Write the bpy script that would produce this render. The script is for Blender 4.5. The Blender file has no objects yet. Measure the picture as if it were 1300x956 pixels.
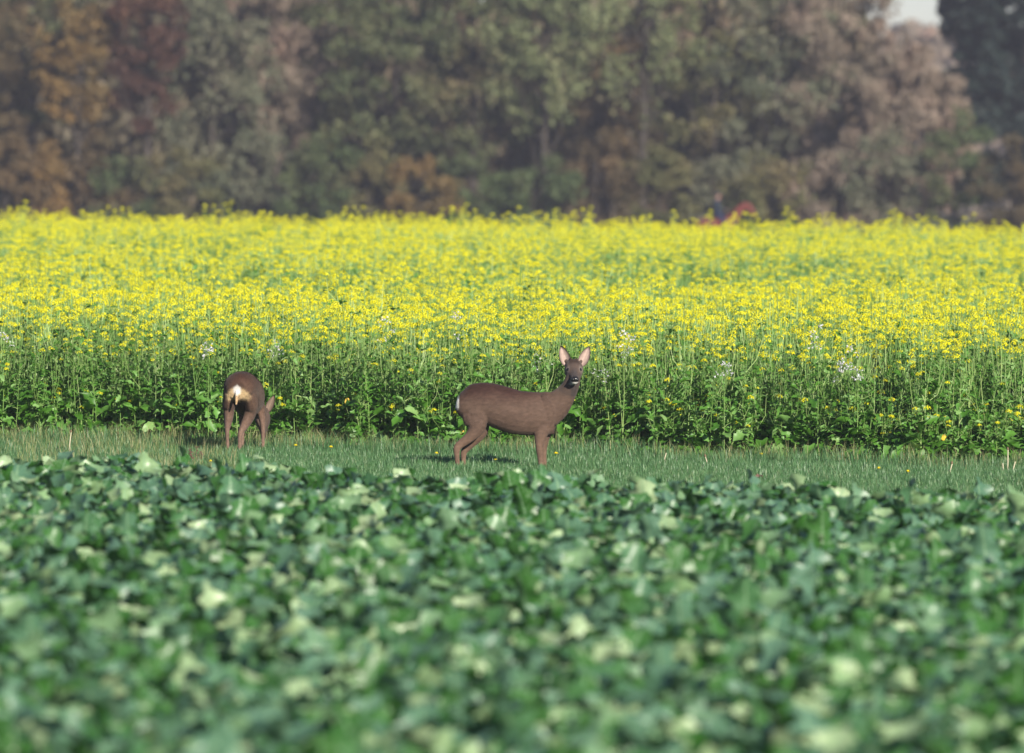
import bpy, bmesh, math, random
import numpy as np
from mathutils import Vector, Matrix, Euler, noise as mnoise

R = math.radians
scene = bpy.context.scene
col = scene.collection

# ------------------------------------------------------------------ camera
CAM_H = 2.4
FPX = 9000.0                      # focal length in pixels of the 1300 px wide photograph
HORIZON = 234.0                   # row of the horizon in the photograph
ROLL = 0.65
cam_data = bpy.data.cameras.new('camera')
cam = bpy.data.objects.new('camera', cam_data)
col.objects.link(cam)
cam_data.sensor_fit = 'HORIZONTAL'
cam_data.sensor_width = 36.0
cam_data.lens = 36.0 * FPX / 1300.0
cam_data.clip_start = 1.0
cam_data.clip_end = 8000.0
pitch = math.atan((478.0 - HORIZON) / FPX)
cam.matrix_world = (Matrix.Translation((0, 0, CAM_H)) @ Matrix.Rotation(R(90) - pitch, 4, 'X') @ Matrix.Rotation(R(ROLL), 4, 'Z'))
cam_data.dof.use_dof = True
cam_data.dof.focus_distance = 62.0
cam_data.dof.aperture_fstop = cam_data.lens / 95.0
cam_data.dof.aperture_blades = 0
scene.camera = cam

# ------------------------------------------------------------------ sky and sun
SUN_EL, SUN_AZ = 25.0, 154.0      # azimuth clockwise from +Y (the view direction): behind the camera, to its right
world = bpy.data.worlds.new('World')
scene.world = world
world.use_nodes = True
wn = world.node_tree
bg = wn.nodes['Background']
sky = wn.nodes.new('ShaderNodeTexSky')
sky.sky_type = 'NISHITA'
sky.sun_disc = False
sky.sun_elevation = R(SUN_EL)
sky.sun_rotation = R(SUN_AZ)
sky.air_density = 1.0
sky.dust_density = 0.1
sky.ozone_density = 1.5
tint = wn.nodes.new('ShaderNodeMix'); tint.data_type = 'RGBA'; tint.blend_type = 'MULTIPLY'
tint.inputs[0].default_value = 1.0; tint.inputs[7].default_value = (0.86, 0.88, 1.12, 1)      # cool autumn sky, the same all round
wn.links.new(sky.outputs[0], tint.inputs[6])
wn.links.new(tint.outputs[2], bg.inputs[0])
bg.inputs[1].default_value = 0.06
sd = bpy.data.lights.new('sun', 'SUN')
sd.energy = 5.0
sd.angle = R(0.6)
sd.color = (1.0, 0.93, 0.80)
sun = bpy.data.objects.new('sun', sd)
col.objects.link(sun)
to_sun = Vector((math.sin(R(SUN_AZ)) * math.cos(R(SUN_EL)), math.cos(R(SUN_AZ)) * math.cos(R(SUN_EL)), math.sin(R(SUN_EL))))
sun.rotation_euler = to_sun.to_track_quat('Z', 'Y').to_euler()
sun.location = to_sun * 60
scene.view_settings.view_transform = 'Standard'
scene.view_settings.look = 'None'
scene.view_settings.gamma = 1.0
scene.view_settings.exposure = 0.62
scene.render.engine = 'CYCLES'
scene.cycles.use_denoising = True
scene.cycles.max_bounces = 6
scene.cycles.diffuse_bounces = 3
scene.cycles.transmission_bounces = 4
scene.cycles.transparent_max_bounces = 4
scene.cycles.volume_bounces = 0
scene.cycles.sample_clamp_indirect = 4.0


# ------------------------------------------------------------------ helpers
def at(px, py, z=0.0):
    """A photograph pixel -> the point of the place at height z that lies there."""
    a = R(ROLL)
    dx, dy = px - 650.0, py - 478.0
    ux, uy = dx * math.cos(a) + dy * math.sin(a), -dx * math.sin(a) + dy * math.cos(a)
    row = uy + 478.0 - HORIZON
    d = (CAM_H - z) * FPX / row
    return Vector((ux * d / FPX, d, z))


def atd(px, py, d):
    """A pixel at a given distance -> point."""
    a = R(ROLL)
    dx, dy = px - 650.0, py - 478.0
    ux, uy = dx * math.cos(a) + dy * math.sin(a), -dx * math.sin(a) + dy * math.cos(a)
    return Vector((ux * d / FPX, d, CAM_H - (uy + 478.0 - HORIZON) * d / FPX))


def tag(o, label=None, cat=None, group=None, kind=None):
    if label: o['label'] = label
    if cat: o['category'] = cat
    if group: o['group'] = group
    if kind: o['kind'] = kind
    return o


def empty(name, loc=(0, 0, 0), rz=0.0, sc=1.0):
    o = bpy.data.objects.new(name, None)
    o.empty_display_size = 0.1
    o.location = loc
    o.rotation_euler = (0, 0, rz)
    o.scale = (sc, sc, sc)
    col.objects.link(o)
    return o


def obj(name, me, parent=None):
    o = bpy.data.objects.new(name, me)
    col.objects.link(o)
    if parent is not None: o.parent = parent
    return o


class MB:
    """Collects vertices and faces (with a material slot, uv and colour) for ONE mesh."""
    def __init__(self):
        self.v, self.f, self.m, self.uv, self.c = [], [], [], [], []
        self.col = None

    def vert(self, p, uv=(0.5, 0.5), c=None):
        self.v.append((p[0], p[1], p[2])); self.uv.append(uv); self.c.append(c or (1, 1, 1))
        return len(self.v) - 1

    def face(self, idx, m=0):
        self.f.append(tuple(idx)); self.m.append(m)

    def tube(self, pts, rad, n=3, m=0, cap=False):
        pts = [Vector(p) for p in pts]
        rings = []
        for i, p in enumerate(pts):
            t = (pts[min(i + 1, len(pts) - 1)] - pts[max(i - 1, 0)])
            t = t.normalized() if t.length > 1e-9 else Vector((0, 0, 1))
            h = Vector((0, 1, 0)) if abs(t.y) < 0.9 else Vector((1, 0, 0))
            a = t.cross(h).normalized(); b = t.cross(a)
            r = rad[i]
            rings.append([self.vert(p + a * (r * math.cos(2 * math.pi * k / n)) + b * (r * math.sin(2 * math.pi * k / n)), (0.5, i / max(1, len(pts) - 1))) for k in range(n)])
        for i in range(len(rings) - 1):
            for k in range(n):
                k2 = (k + 1) % n
                self.face((rings[i][k], rings[i][k2], rings[i + 1][k2], rings[i + 1][k]), m)
        if cap:
            self.face(rings[0][::-1], m); self.face(rings[-1], m)

    def add(self, other, M=None, mshift=0):
        b = len(self.v)
        for p in other.v:
            q = M @ Vector(p) if M is not None else p
            self.v.append((q[0], q[1], q[2]))
        self.uv += other.uv; self.c += other.c
        self.f += [tuple(i + b for i in f) for f in other.f]
        self.m += [k + mshift for k in other.m]

    def build(self, name, mats, smooth=True, color=False):
        me = bpy.data.meshes.new(name)
        me.from_pydata(self.v, [], self.f)
        for mt in (mats if isinstance(mats, (list, tuple)) else [mats]): me.materials.append(mt)
        me.polygons.foreach_set('material_index', self.m)
        me.polygons.foreach_set('use_smooth', [smooth] * len(self.f))
        li = np.zeros(len(me.loops), dtype=np.int32); me.loops.foreach_get('vertex_index', li)
        uvl = me.uv_layers.new(name='UVMap')
        uvl.data.foreach_set('uv', np.array(self.uv, dtype=np.float32)[li].ravel())
        if color:
            ca = me.color_attributes.new('coat', 'FLOAT_COLOR', 'POINT')
            arr = np.ones((len(self.v), 4), dtype=np.float32); arr[:, :3] = np.array(self.c)
            ca.data.foreach_set('color', arr.ravel())
        me.update()
        return me


# ------------------------------------------------------------------ materials
def new_mat(name):
    m = bpy.data.materials.new(name); m.use_nodes = True
    nt = m.node_tree
    for n in list(nt.nodes): nt.nodes.remove(n)
    out = nt.nodes.new('ShaderNodeOutputMaterial')
    return m, nt, out


def mix_rgb(nt, fac, a, b, blend='MIX'):
    n = nt.nodes.new('ShaderNodeMix'); n.data_type = 'RGBA'; n.blend_type = blend
    for sock, v in ((n.inputs[0], fac), (n.inputs[6], a), (n.inputs[7], b)):
        if hasattr(v, 'is_linked') or hasattr(v, 'links'): nt.links.new(v, sock)
        elif isinstance(v, (int, float)): sock.default_value = v
        else: sock.default_value = (v[0], v[1], v[2], 1)
    return n.outputs[2]


def ramp(nt, fac, stops):
    n = nt.nodes.new('ShaderNodeValToRGB')
    e = n.color_ramp.elements
    while len(e) < len(stops): e.new(0.5)
    for k, (p, c) in enumerate(stops):
        e[k].position = p; e[k].color = (c[0], c[1], c[2], 1)
    nt.links.new(fac, n.inputs[0])
    return n.outputs[0]


def math_node(nt, op, a, b=None):
    n = nt.nodes.new('ShaderNodeMath'); n.operation = op
    for k, v in ((0, a), (1, b)):
        if v is None: continue
        if isinstance(v, (int, float)): n.inputs[k].default_value = v
        else: nt.links.new(v, n.inputs[k])
    return n.outputs[0]


def leaf_mat(name, stops, rough=0.45, trans=0.3, vein=None, spec=0.5, patch=None, patch_scale=0.4, tint=(1.25, 1.15, 0.5)):
    """stops: colours picked per plant (object random); patch: colours picked by a soft noise through space."""
    m, nt, out = new_mat(name)
    oi = nt.nodes.new('ShaderNodeObjectInfo')
    geo = nt.nodes.new('ShaderNodeNewGeometry')
    # each leaf (mesh island) and each plant differs
    r = math_node(nt, 'FRACT', math_node(nt, 'ADD', oi.outputs['Random'], geo.outputs['Random Per Island']))
    c = ramp(nt, r, stops)
    if patch:
        nz = nt.nodes.new('ShaderNodeTexNoise'); nz.inputs['Scale'].default_value = patch_scale; nz.inputs['Detail'].default_value = 3.0
        nt.links.new(geo.outputs['Position'], nz.inputs['Vector'])
        pc = ramp(nt, nz.outputs[0], patch)
        c = mix_rgb(nt, 0.65, c, pc)
    if vein:
        uv = nt.nodes.new('ShaderNodeUVMap')
        sx = nt.nodes.new('ShaderNodeSeparateXYZ'); nt.links.new(uv.outputs[0], sx.inputs[0])
        d = math_node(nt, 'ABSOLUTE', math_node(nt, 'SUBTRACT', sx.outputs[0], 0.5))
        # side veins run obliquely away from the midrib
        w = math_node(nt, 'SINE', math_node(nt, 'MULTIPLY', math_node(nt, 'SUBTRACT', sx.outputs[1], math_node(nt, 'MULTIPLY', d, 0.7)), 42.0))
        side = math_node(nt, 'GREATER_THAN', w, 0.93)
        mid = math_node(nt, 'LESS_THAN', d, 0.035)
        f = math_node(nt, 'MAXIMUM', mid, math_node(nt, 'MULTIPLY', side, 0.55))
        c = mix_rgb(nt, math_node(nt, 'MULTIPLY', f, 0.6), c, vein)
    nz2 = nt.nodes.new('ShaderNodeTexNoise'); nz2.inputs['Scale'].default_value = 22.0
    nt.links.new(geo.outputs['Position'], nz2.inputs['Vector'])
    c = mix_rgb(nt, 0.5, c, mix_rgb(nt, nz2.outputs[0], (0.55, 0.55, 0.55), (1.4, 1.4, 1.4)), 'MULTIPLY')
    bs = nt.nodes.new('ShaderNodeBsdfPrincipled')
    nt.links.new(c, bs.inputs['Base Color'])
    bs.inputs['Roughness'].default_value = rough
    bs.inputs['Specular IOR Level'].default_value = spec
    if trans > 0:
        tr = nt.nodes.new('ShaderNodeBsdfTranslucent')
        nt.links.new(mix_rgb(nt, 1.0, c, tint, 'MULTIPLY'), tr.inputs[0])
        mx = nt.nodes.new('ShaderNodeMixShader'); mx.inputs[0].default_value = trans
        nt.links.new(bs.outputs[0], mx.inputs[1]); nt.links.new(tr.outputs[0], mx.inputs[2])
        nt.links.new(mx.outputs[0], out.inputs[0])
    else:
        nt.links.new(bs.outputs[0], out.inputs[0])
    return m


def plain_mat(name, c, rough=0.6, spec=0.4, noise_scale=None, c2=None):
    m, nt, out = new_mat(name)
    bs = nt.nodes.new('ShaderNodeBsdfPrincipled')
    bs.inputs['Base Color'].default_value = (*c, 1)
    bs.inputs['Roughness'].default_value = rough
    bs.inputs['Specular IOR Level'].default_value = spec
    if noise_scale:
        geo = nt.nodes.new('ShaderNodeNewGeometry')
        nz = nt.nodes.new('ShaderNodeTexNoise'); nz.inputs['Scale'].default_value = noise_scale; nz.inputs['Detail'].default_value = 6
        nt.links.new(geo.outputs['Position'], nz.inputs['Vector'])
        nt.links.new(ramp(nt, nz.outputs[0], [(0.3, c), (0.7, c2 or c)]), bs.inputs['Base Color'])
        bp = nt.nodes.new('ShaderNodeBump'); bp.inputs['Strength'].default_value = 0.5; bp.inputs['Distance'].default_value = 0.05
        nt.links.new(nz.outputs[0], bp.inputs['Height']); nt.links.new(bp.outputs[0], bs.inputs['Normal'])
    nt.links.new(bs.outputs[0], out.inputs[0])
    return m


def coat_mat(name, rough=0.8, sheen=0.06, nscale=260.0, amount=0.35):
    """Fur: colour comes from the coat markings stored on the body, broken up by a fine grain."""
    m, nt, out = new_mat(name)
    at_ = nt.nodes.new('ShaderNodeVertexColor'); at_.layer_name = 'coat'
    tc = nt.nodes.new('ShaderNodeTexCoord')
    nz = nt.nodes.new('ShaderNodeTexNoise'); nz.inputs['Scale'].default_value = nscale; nz.inputs['Detail'].default_value = 3
    nt.links.new(tc.outputs['Object'], nz.inputs['Vector'])
    mp = nt.nodes.new('ShaderNodeMapping'); mp.inputs['Scale'].default_value = (0.30, 1.0, 0.75); mp.inputs['Rotation'].default_value = (0, R(25), 0)
    nt.links.new(tc.outputs['Object'], mp.inputs['Vector'])
    nz2 = nt.nodes.new('ShaderNodeTexNoise'); nz2.inputs['Scale'].default_value = nscale / 6; nz2.inputs['Detail'].default_value = 5; nz2.inputs['Roughness'].default_value = 0.7
    nt.links.new(mp.outputs[0], nz2.inputs['Vector'])
    k = mix_rgb(nt, nz.outputs[0], (0.6, 0.6, 0.6), (1.4, 1.4, 1.4))
    k2 = mix_rgb(nt, nz2.outputs[0], (0.45, 0.45, 0.46), (1.55, 1.53, 1.50))
    c = mix_rgb(nt, amount * 1.6, mix_rgb(nt, amount, at_.outputs[0], k, 'MULTIPLY'), k2, 'MULTIPLY')
    bs = nt.nodes.new('ShaderNodeBsdfPrincipled')
    nt.links.new(c, bs.inputs['Base Color'])
    bs.inputs['Roughness'].default_value = rough
    bs.inputs['Specular IOR Level'].default_value = 0.12
    bs.inputs['Sheen Weight'].default_value = sheen
    bs.inputs['Sheen Roughness'].default_value = 0.5
    bp = nt.nodes.new('ShaderNodeBump'); bp.inputs['Strength'].default_value = 0.35; bp.inputs['Distance'].default_value = 0.004
    nt.links.new(nz.outputs[0], bp.inputs['Height']); nt.links.new(bp.outputs[0], bs.inputs['Normal'])
    nt.links.new(bs.outputs[0], out.inputs[0])
    return m


M = {}
M['kale'] = leaf_mat('fodder_leaf', [(0.0, (0.022, 0.100, 0.008)), (0.28, (0.045, 0.150, 0.028)), (0.50, (0.078, 0.178, 0.102)), (0.74, (0.100, 0.205, 0.132)), (0.87, (0.19, 0.32, 0.14)), (1.0, (0.37, 0.48, 0.27))],
                     rough=0.40, trans=0.20, vein=(0.22, 0.36, 0.20), spec=0.5, tint=(1.1, 1.15, 0.6))
M['kale_stem'] = plain_mat('fodder_stem', (0.16, 0.25, 0.11), 0.5)
M['mleaf'] = leaf_mat('mustard_leaf', [(0.0, (0.050, 0.155, 0.014)), (0.45, (0.095, 0.250, 0.028)), (0.8, (0.14, 0.32, 0.065)), (1.0, (0.27, 0.44, 0.15))], rough=0.45, trans=0.30, spec=0.45)
M['mstem'] = leaf_mat('mustard_stem', [(0.0, (0.11, 0.22, 0.040)), (0.6, (0.18, 0.31, 0.070)), (1.0, (0.32, 0.42, 0.15))], rough=0.5, trans=0.0)
M['petal'] = leaf_mat('mustard_petal', [(0.0, (0.84, 0.77, 0.010)), (0.7, (0.90, 0.86, 0.02)), (1.0, (0.92, 0.89, 0.10))], rough=0.6, trans=0.35, spec=0.2, tint=(1, 1, 0.8))
M['bud'] = leaf_mat('mustard_bud', [(0.0, (0.28, 0.36, 0.03)), (1.0, (0.45, 0.46, 0.04))], rough=0.6, trans=0.1)
M['white'] = leaf_mat('radish_petal', [(0.0, (0.72, 0.70, 0.76)), (1.0, (0.86, 0.85, 0.86))], rough=0.6, trans=0.3, spec=0.2, tint=(1, 1, 1))
M['wilt'] = leaf_mat('wilted_leaf', [(0.0, (0.62, 0.50, 0.03)), (0.6, (0.60, 0.42, 0.06)), (1.0, (0.50, 0.33, 0.10))], rough=0.6, trans=0.2, spec=0.2)
M['grass'] = leaf_mat('grass_blade', [(0.0, (0.050, 0.135, 0.040)), (0.5, (0.090, 0.205, 0.076)), (0.85, (0.135, 0.265, 0.115)), (1.0, (0.29, 0.37, 0.19))], rough=0.42, trans=0.25, spec=0.5)
M['dry'] = leaf_mat('dry_grass_blade', [(0.0, (0.14, 0.20, 0.06)), (0.5, (0.24, 0.27, 0.11)), (1.0, (0.40, 0.36, 0.20))], rough=0.6, trans=0.2, spec=0.2)
M['straw'] = plain_mat('dry_stalk', (0.46, 0.42, 0.28), 0.6)
M['seed'] = plain_mat('seed_head', (0.16, 0.11, 0.06), 0.8)
M['rust'] = plain_mat('rusty_weed', (0.16, 0.085, 0.065), 0.8)
M['yellow'] = plain_mat('dandelion_floret', (0.86, 0.72, 0.015), 0.6)
M['bark'] = plain_mat('bark', (0.030, 0.025, 0.020), 0.9, 0.2, 3.0, (0.075, 0.062, 0.052))
M['soil'] = plain_mat('field_soil', (0.035, 0.045, 0.018), 0.9, 0.2, 1.2, (0.065, 0.070, 0.030))
M['turf'] = plain_mat('turf', (0.030, 0.070, 0.026), 0.9, 0.2, 4.0, (0.055, 0.105, 0.045))


# ------------------------------------------------------------------ the lie of the land
def edge_mustard(x):              # where the mustard begins
    return 62.9 - 0.36 * x + 0.35 * math.sin(x * 1.3 + 0.6) + 0.2 * math.sin(x * 3.1) + 0.75 * math.exp(-((x + 2.2) / 0.55) ** 2)


def edge_kale(x):                 # where the leafy crop ends
    return 49.5 - 0.60 * x + 0.35 * math.sin(x * 1.7) + 0.15 * math.sin(x * 4.3 + 1)


def ground_z(x, y):
    """The mustard climbs a gentle rise; behind its crest the land falls away to the wood."""
    def ss(a, b):
        t = min(1.0, max(0.0, (y - a) / (b - a)))
        return t * t * (3 - 2 * t)
    return 0.46 * ss(61.0, 120.0) - 0.57 * ss(120.0, 215.0)


g = MB()
ys = [-300, -50, 0, 20, 40, 60, 64, 68] + list(range(72, 218, 4)) + [240, 290, 320, 400, 700, 1300]
xs = [-1000, -500, -200, -60, -30, -10, 0, 10, 30, 60, 200, 500, 1000]
gi = [[g.vert((x, y, ground_z(x, y))) for x in xs] for y in ys]
for j in range(len(ys) - 1):
    for i in range(len(xs) - 1):
        g.face((gi[j][i], gi[j][i + 1], gi[j + 1][i + 1], gi[j + 1][i]))
tag(obj('ground', g.build('ground', M['soil'])), kind='structure')
g = MB()
row = [(g.vert((x, edge_kale(x) - 1.2, 0.004)), g.vert((x, edge_mustard(x) + 0.3, 0.006 + ground_z(x, edge_mustard(x) + 0.3)))) for x in np.linspace(-16, 16, 65)]
for a, b in zip(row, row[1:]): g.face((a[0], b[0], b[1], a[1]))
tag(obj('grass_path', g.build('grass_path', M['turf'])), kind='structure')


# ------------------------------------------------------------------ scatter (for what is past counting)
def scatter(name, pts, rots, scls, idx, protos, label, cat):
    """ONE stuff object: points that carry copies of the prototype meshes."""
    me = bpy.data.meshes.new(name)
    me.vertices.add(len(pts))
    me.vertices.foreach_set('co', np.asarray(pts, dtype=np.float32).ravel())
    a = me.attributes.new('rot', 'FLOAT_VECTOR', 'POINT'); a.data.foreach_set('vector', np.asarray(rots, dtype=np.float32).ravel())
    a = me.attributes.new('scl', 'FLOAT', 'POINT'); a.data.foreach_set('value', np.asarray(scls, dtype=np.float32))
    a = me.attributes.new('pick', 'INT', 'POINT'); a.data.foreach_set('value', np.asarray(idx, dtype=np.int32))
    me.update()
    o = tag(obj(name, me), label, cat, kind='stuff')
    ng = bpy.data.node_groups.new(name, 'GeometryNodeTree')
    ng.interface.new_socket('Geometry', in_out='INPUT', socket_type='NodeSocketGeometry')
    ng.interface.new_socket('Geometry', in_out='OUTPUT', socket_type='NodeSocketGeometry')
    gin, gout = ng.nodes.new('NodeGroupInput'), ng.nodes.new('NodeGroupOutput')
    join = ng.nodes.new('GeometryNodeJoinGeometry')

    def attr(n, t):
        k = ng.nodes.new('GeometryNodeInputNamedAttribute'); k.data_type = t; k.inputs[0].default_value = n
        return next(s for s in k.outputs if s.enabled and s.name == 'Attribute')
    rot, scl, pick = attr('rot', 'FLOAT_VECTOR'), attr('scl', 'FLOAT'), attr('pick', 'INT')
    for k, p in enumerate(protos):
        oi = ng.nodes.new('GeometryNodeObjectInfo'); oi.inputs['Object'].default_value = p
        oi.inputs['As Instance'].default_value = False; oi.transform_space = 'ORIGINAL'
        cmp = ng.nodes.new('FunctionNodeCompare'); cmp.data_type = 'INT'; cmp.operation = 'EQUAL'
        ins = [s for s in cmp.inputs if s.enabled]
        ng.links.new(pick, ins[0]); ins[1].default_value = k
        ip = ng.nodes.new('GeometryNodeInstanceOnPoints')
        ng.links.new(gin.outputs[0], ip.inputs['Points']); ng.links.new(cmp.outputs[0], ip.inputs['Selection'])
        ng.links.new(oi.outputs['Geometry'], ip.inputs['Instance'])
        ng.links.new(rot, ip.inputs['Rotation']); ng.links.new(scl, ip.inputs['Scale'])
        ng.links.new(ip.outputs[0], join.inputs[0])
    ng.links.new(join.outputs[0], gout.inputs[0])
    md = o.modifiers.new('scatter', 'NODES'); md.node_group = ng
    return o


def proto(name, me):
    return bpy.data.objects.new(name, me)      # never linked: only its mesh is used by scatter()


# ------------------------------------------------------------------ leafy fodder crop in front
def lobed_leaf(seed, L=0.20, W=0.075, lobes=2.5, curl=0.5, wave=0.012, petiole=0.07, rows=7, deep=0.35):
    """A broad brassica leaf, lying along +x from its foot at the origin, face up (+z)."""
    rn = random.Random(seed)
    b = MB()
    ph, ph2 = rn.uniform(0, 6), rn.uniform(0, 6)
    across = (-1, -0.5, 0, 0.5, 1)
    grid = []
    for i in range(rows):
        t = i / (rows - 1)
        prof = math.sin(math.pi * min(1.0, 0.10 + 0.80 * t ** 1.05)) ** 0.55
        if i == 0: prof = 0.14
        x = petiole + L * t
        z = L * (0.35 * t - curl * t * t) + petiole * 0.6
        ring = []
        for s in across:
            lob = 1.0 - deep * (0.5 + 0.5 * math.sin(lobes * 2 * math.pi * t + ph + (1.5 if s > 0 else 0)))
            jag = 1 + rn.uniform(-0.13, 0.13)
            wv = W * prof * (lob if abs(s) > 0.8 else 1.0) * jag
            zz = z + abs(s) * W * 0.35 * prof + (wave * math.sin(t * 11 + ph2 + s * 2) * abs(s))
            ring.append(b.vert((x + (rn.uniform(-0.01, 0.01) if 0 < i else 0) - abs(s) * 0.015, s * wv, zz), (0.5 + 0.5 * s, t)))
        grid.append(ring)
    for i in range(rows - 1):
        for k in range(4):
            b.face((grid[i][k], grid[i][k + 1], grid[i + 1][k + 1], grid[i + 1][k]), 0)
    b.tube([(0, 0, 0), (petiole * 0.55, 0, petiole * 0.42), (petiole + 0.02, 0, petiole * 0.6 + 0.002)], [0.005, 0.0045, 0.003], 3, 1)
    return b


kale_leaf_mb = [lobed_leaf(10 + k, L=random.Random(k).uniform(0.15, 0.21), W=random.Random(k + 50).uniform(0.075, 0.105), lobes=random.Random(k + 70).uniform(2.0, 3.6), curl=random.Random(k + 90).uniform(0.15, 0.75), wave=0.024, rows=9, deep=0.42) for k in range(12)]
kale_leaf_me = [b.build('fodder_leaf', [M['kale'], M['kale_stem']]) for b in kale_leaf_mb]


def kale_layout(rn):
    """Leaves of one plant: (variant, matrix parts)."""
    n = rn.randint(6, 8)
    a0 = rn.uniform(0, 6.28)
    res = []
    for k in range(n):
        inner = k / n
        az = a0 + k * 2.4 + rn.uniform(-0.4, 0.4)
        tilt = -(0.10 + 0.95 * inner + rn.uniform(-0.35, 0.45))       # nose up
        roll = rn.uniform(-0.75, 0.75)
        sc = (1.12 - 0.45 * inner) * rn.uniform(0.85, 1.15)
        z = 0.03 + 0.10 * inner + rn.uniform(-0.015, 0.03)
        res.append((rn.randrange(len(kale_leaf_mb)), (0.01 * math.cos(az), 0.01 * math.sin(az), z), (roll, tilt, az), sc))
    return res


def mat_of(loc, rot, sc):
    return Matrix.Translation(loc) @ Euler(rot, 'XYZ').to_matrix().to_4x4() @ Matrix.Diagonal((sc, sc, sc, 1))


rng = random.Random(4)
kale_layouts = [kale_layout(rng) for _ in range(14)]
kale_pts = []
KSP = 0.20
iy = 0
y = 24.0
while y < 58.0:
    half = y * 1300 / FPX / 2 * 1.06 + 0.5
    x = -half
    while x < half:
        px, py_ = x + rng.uniform(-0.09, 0.09), y + rng.uniform(-0.09, 0.09)
        if py_ < edge_kale(px) + rng.uniform(-0.25, 0.12):
            kale_pts.append((px, py_))
        x += KSP
    y += KSP
kale_pts.sort(key=lambda p: p[1])


def in_frame(p, z=0.2):
    return abs(p[0]) * FPX / p[1] < 640 and HORIZON + (CAM_H - z) * FPX / p[1] < 960


near = [p for p in kale_pts if in_frame(p, 0.25)][:300]
nearset = set(near)
for p in near:
    lay = rng.choice(kale_layouts)
    e = empty('fodder_plant', (p[0], p[1], 0), rng.uniform(0, 6.28), rng.uniform(0.95, 1.35))
    tag(e, 'broad-leaved green fodder plant in the blurred strip of crop before the grass', 'plant', 'fodder plants in the near strip of leafy crop')
    for k, loc, rot, sc in lay:
        o = obj('leaf', kale_leaf_me[k], e)
        o.location = loc; o.rotation_euler = rot; o.scale = (sc,) * 3
kp = []
for q, lay in enumerate(kale_layouts):
    b = MB()
    for k, loc, rot, sc in lay: b.add(kale_leaf_mb[k], mat_of(loc, rot, sc))
    kp.append(proto('fodder_plant_shape', b.build('fodder_plant', [M['kale'], M['kale_stem']])))
rest = [p for p in kale_pts if p not in nearset]
scatter('fodder_crop', [(p[0], p[1], 0) for p in rest], [(rng.uniform(-.1, .1), rng.uniform(-.1, .1), rng.uniform(0, 6.28)) for _ in rest],
        [rng.uniform(0.9, 1.4) for _ in rest], [rng.randrange(len(kp)) for _ in rest], kp,
        'dense low crop of broad green leaves between the blurred front and the grass', 'crop')


# ------------------------------------------------------------------ grass path
def tuft(seed, n=16, h=(0.04, 0.085), spread=0.07, w=0.0045, m=0, lean=0.5):
    rn = random.Random(seed); b = MB()
    for _ in range(n):
        x, y_ = rn.gauss(0, spread), rn.gauss(0, spread)
        hh = rn.uniform(*h); a = rn.uniform(0, 6.28); l = rn.uniform(0.1, lean) * hh
        dx, dy = math.cos(a), math.sin(a)
        sx, sy = -dy * w * 0.5, dx * w * 0.5
        p0, p1, p2 = (x, y_, 0), (x + dx * l * 0.35, y_ + dy * l * 0.35, hh * 0.6), (x + dx * l, y_ + dy * l, hh * 0.97)
        i = [b.vert((p0[0] - sx, p0[1] - sy, 0)), b.vert((p0[0] + sx, p0[1] + sy, 0)), b.vert((p1[0] + sx, p1[1] + sy, p1[2])), b.vert((p1[0] - sx, p1[1] - sy, p1[2])), b.vert(p2)]
        b.face((i[0], i[1], i[2], i[3]), m); b.face((i[3], i[2], i[4]), m)
    return b


gt = [proto('grass_tuft_shape', tuft(k, 18).build('grass_tuft', [M['grass'], M['dry']])) for k in range(6)]
gt += [proto('tall_tuft_shape', tuft(20 + k, 14, (0.09, 0.18), 0.06, 0.004, 0, 0.7).build('grass_tuft', [M['grass'], M['dry']])) for k in range(3)]
gt += [proto('dry_tuft_shape', tuft(30 + k, 9, (0.10, 0.22), 0.07, 0.0035, 1, 0.8).build('grass_tuft', [M['grass'], M['dry']])) for k in range(3)]
P_, R_, S_, I_ = [], [], [], []
for _ in range(26000):
    x = rng.uniform(-6.4, 6.4); e0, e1 = edge_kale(x) - 0.6, edge_mustard(x) + 0.7
    y = rng.uniform(e0, e1)
    if abs(x) > y * 0.0722 * 1.15 + 0.4: continue
    near_m = edge_mustard(x) - y
    if near_m < 1.3 and rng.random() < 0.55:
        k = rng.choice((6, 7, 8, 9, 10, 11)) if near_m < 0.8 else rng.choice((6, 7, 8))
        if x < -1.5 and rng.random() < 0.3: k = rng.choice((9, 10, 11))
    elif x < -2.2 and rng.random() < 0.07: k = rng.choice((9, 10, 11))
    else: k = rng.randrange(6)
    s = 1.0 + 0.35 * mnoise.noise((x * 0.9, y * 0.6, 3.0))
    P_.append((x, y, 0.004 + ground_z(x, y))); R_.append((0, 0, rng.uniform(0, 6.28))); S_.append(s * rng.uniform(0.75, 1.2)); I_.append(k)
scatter('grass', P_, R_, S_, I_, gt, 'short bluish-green grass between the two crops', 'grass')


# ------------------------------------------------------------------ mustard
mleaf_mb = [lobed_leaf(200 + k, L=random.Random(k + 7).uniform(0.085, 0.13), W=random.Random(k + 17).uniform(0.030, 0.045), lobes=3.0, curl=random.Random(k + 27).uniform(0.2, 0.8),
                       wave=0.008, petiole=0.03, rows=6, deep=0.55) for k in range(6)]
mleaf_big_mb = [lobed_leaf(300 + k, L=random.Random(k + 37).uniform(0.13, 0.18), W=random.Random(k + 47).uniform(0.048, 0.066), lobes=2.5, curl=random.Random(k + 57).uniform(0.3, 0.8),
                           wave=0.012, petiole=0.05, rows=6, deep=0.45) for k in range(5)]


def floret(b, c, n, s, m):
    """One four-petalled flower at c with axis n."""
    n = n.normalized()
    u = n.orthogonal().normalized(); v = n.cross(u)
    for k in range(2):
        p, q = (u, v) if k == 0 else (v, u)
        i = [b.vert(c + p * s + n * s * 0.35), b.vert(c + q * s * 0.38), b.vert(c - p * s + n * s * 0.35), b.vert(c - q * s * 0.38)]
        b.face(i, m)


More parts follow.
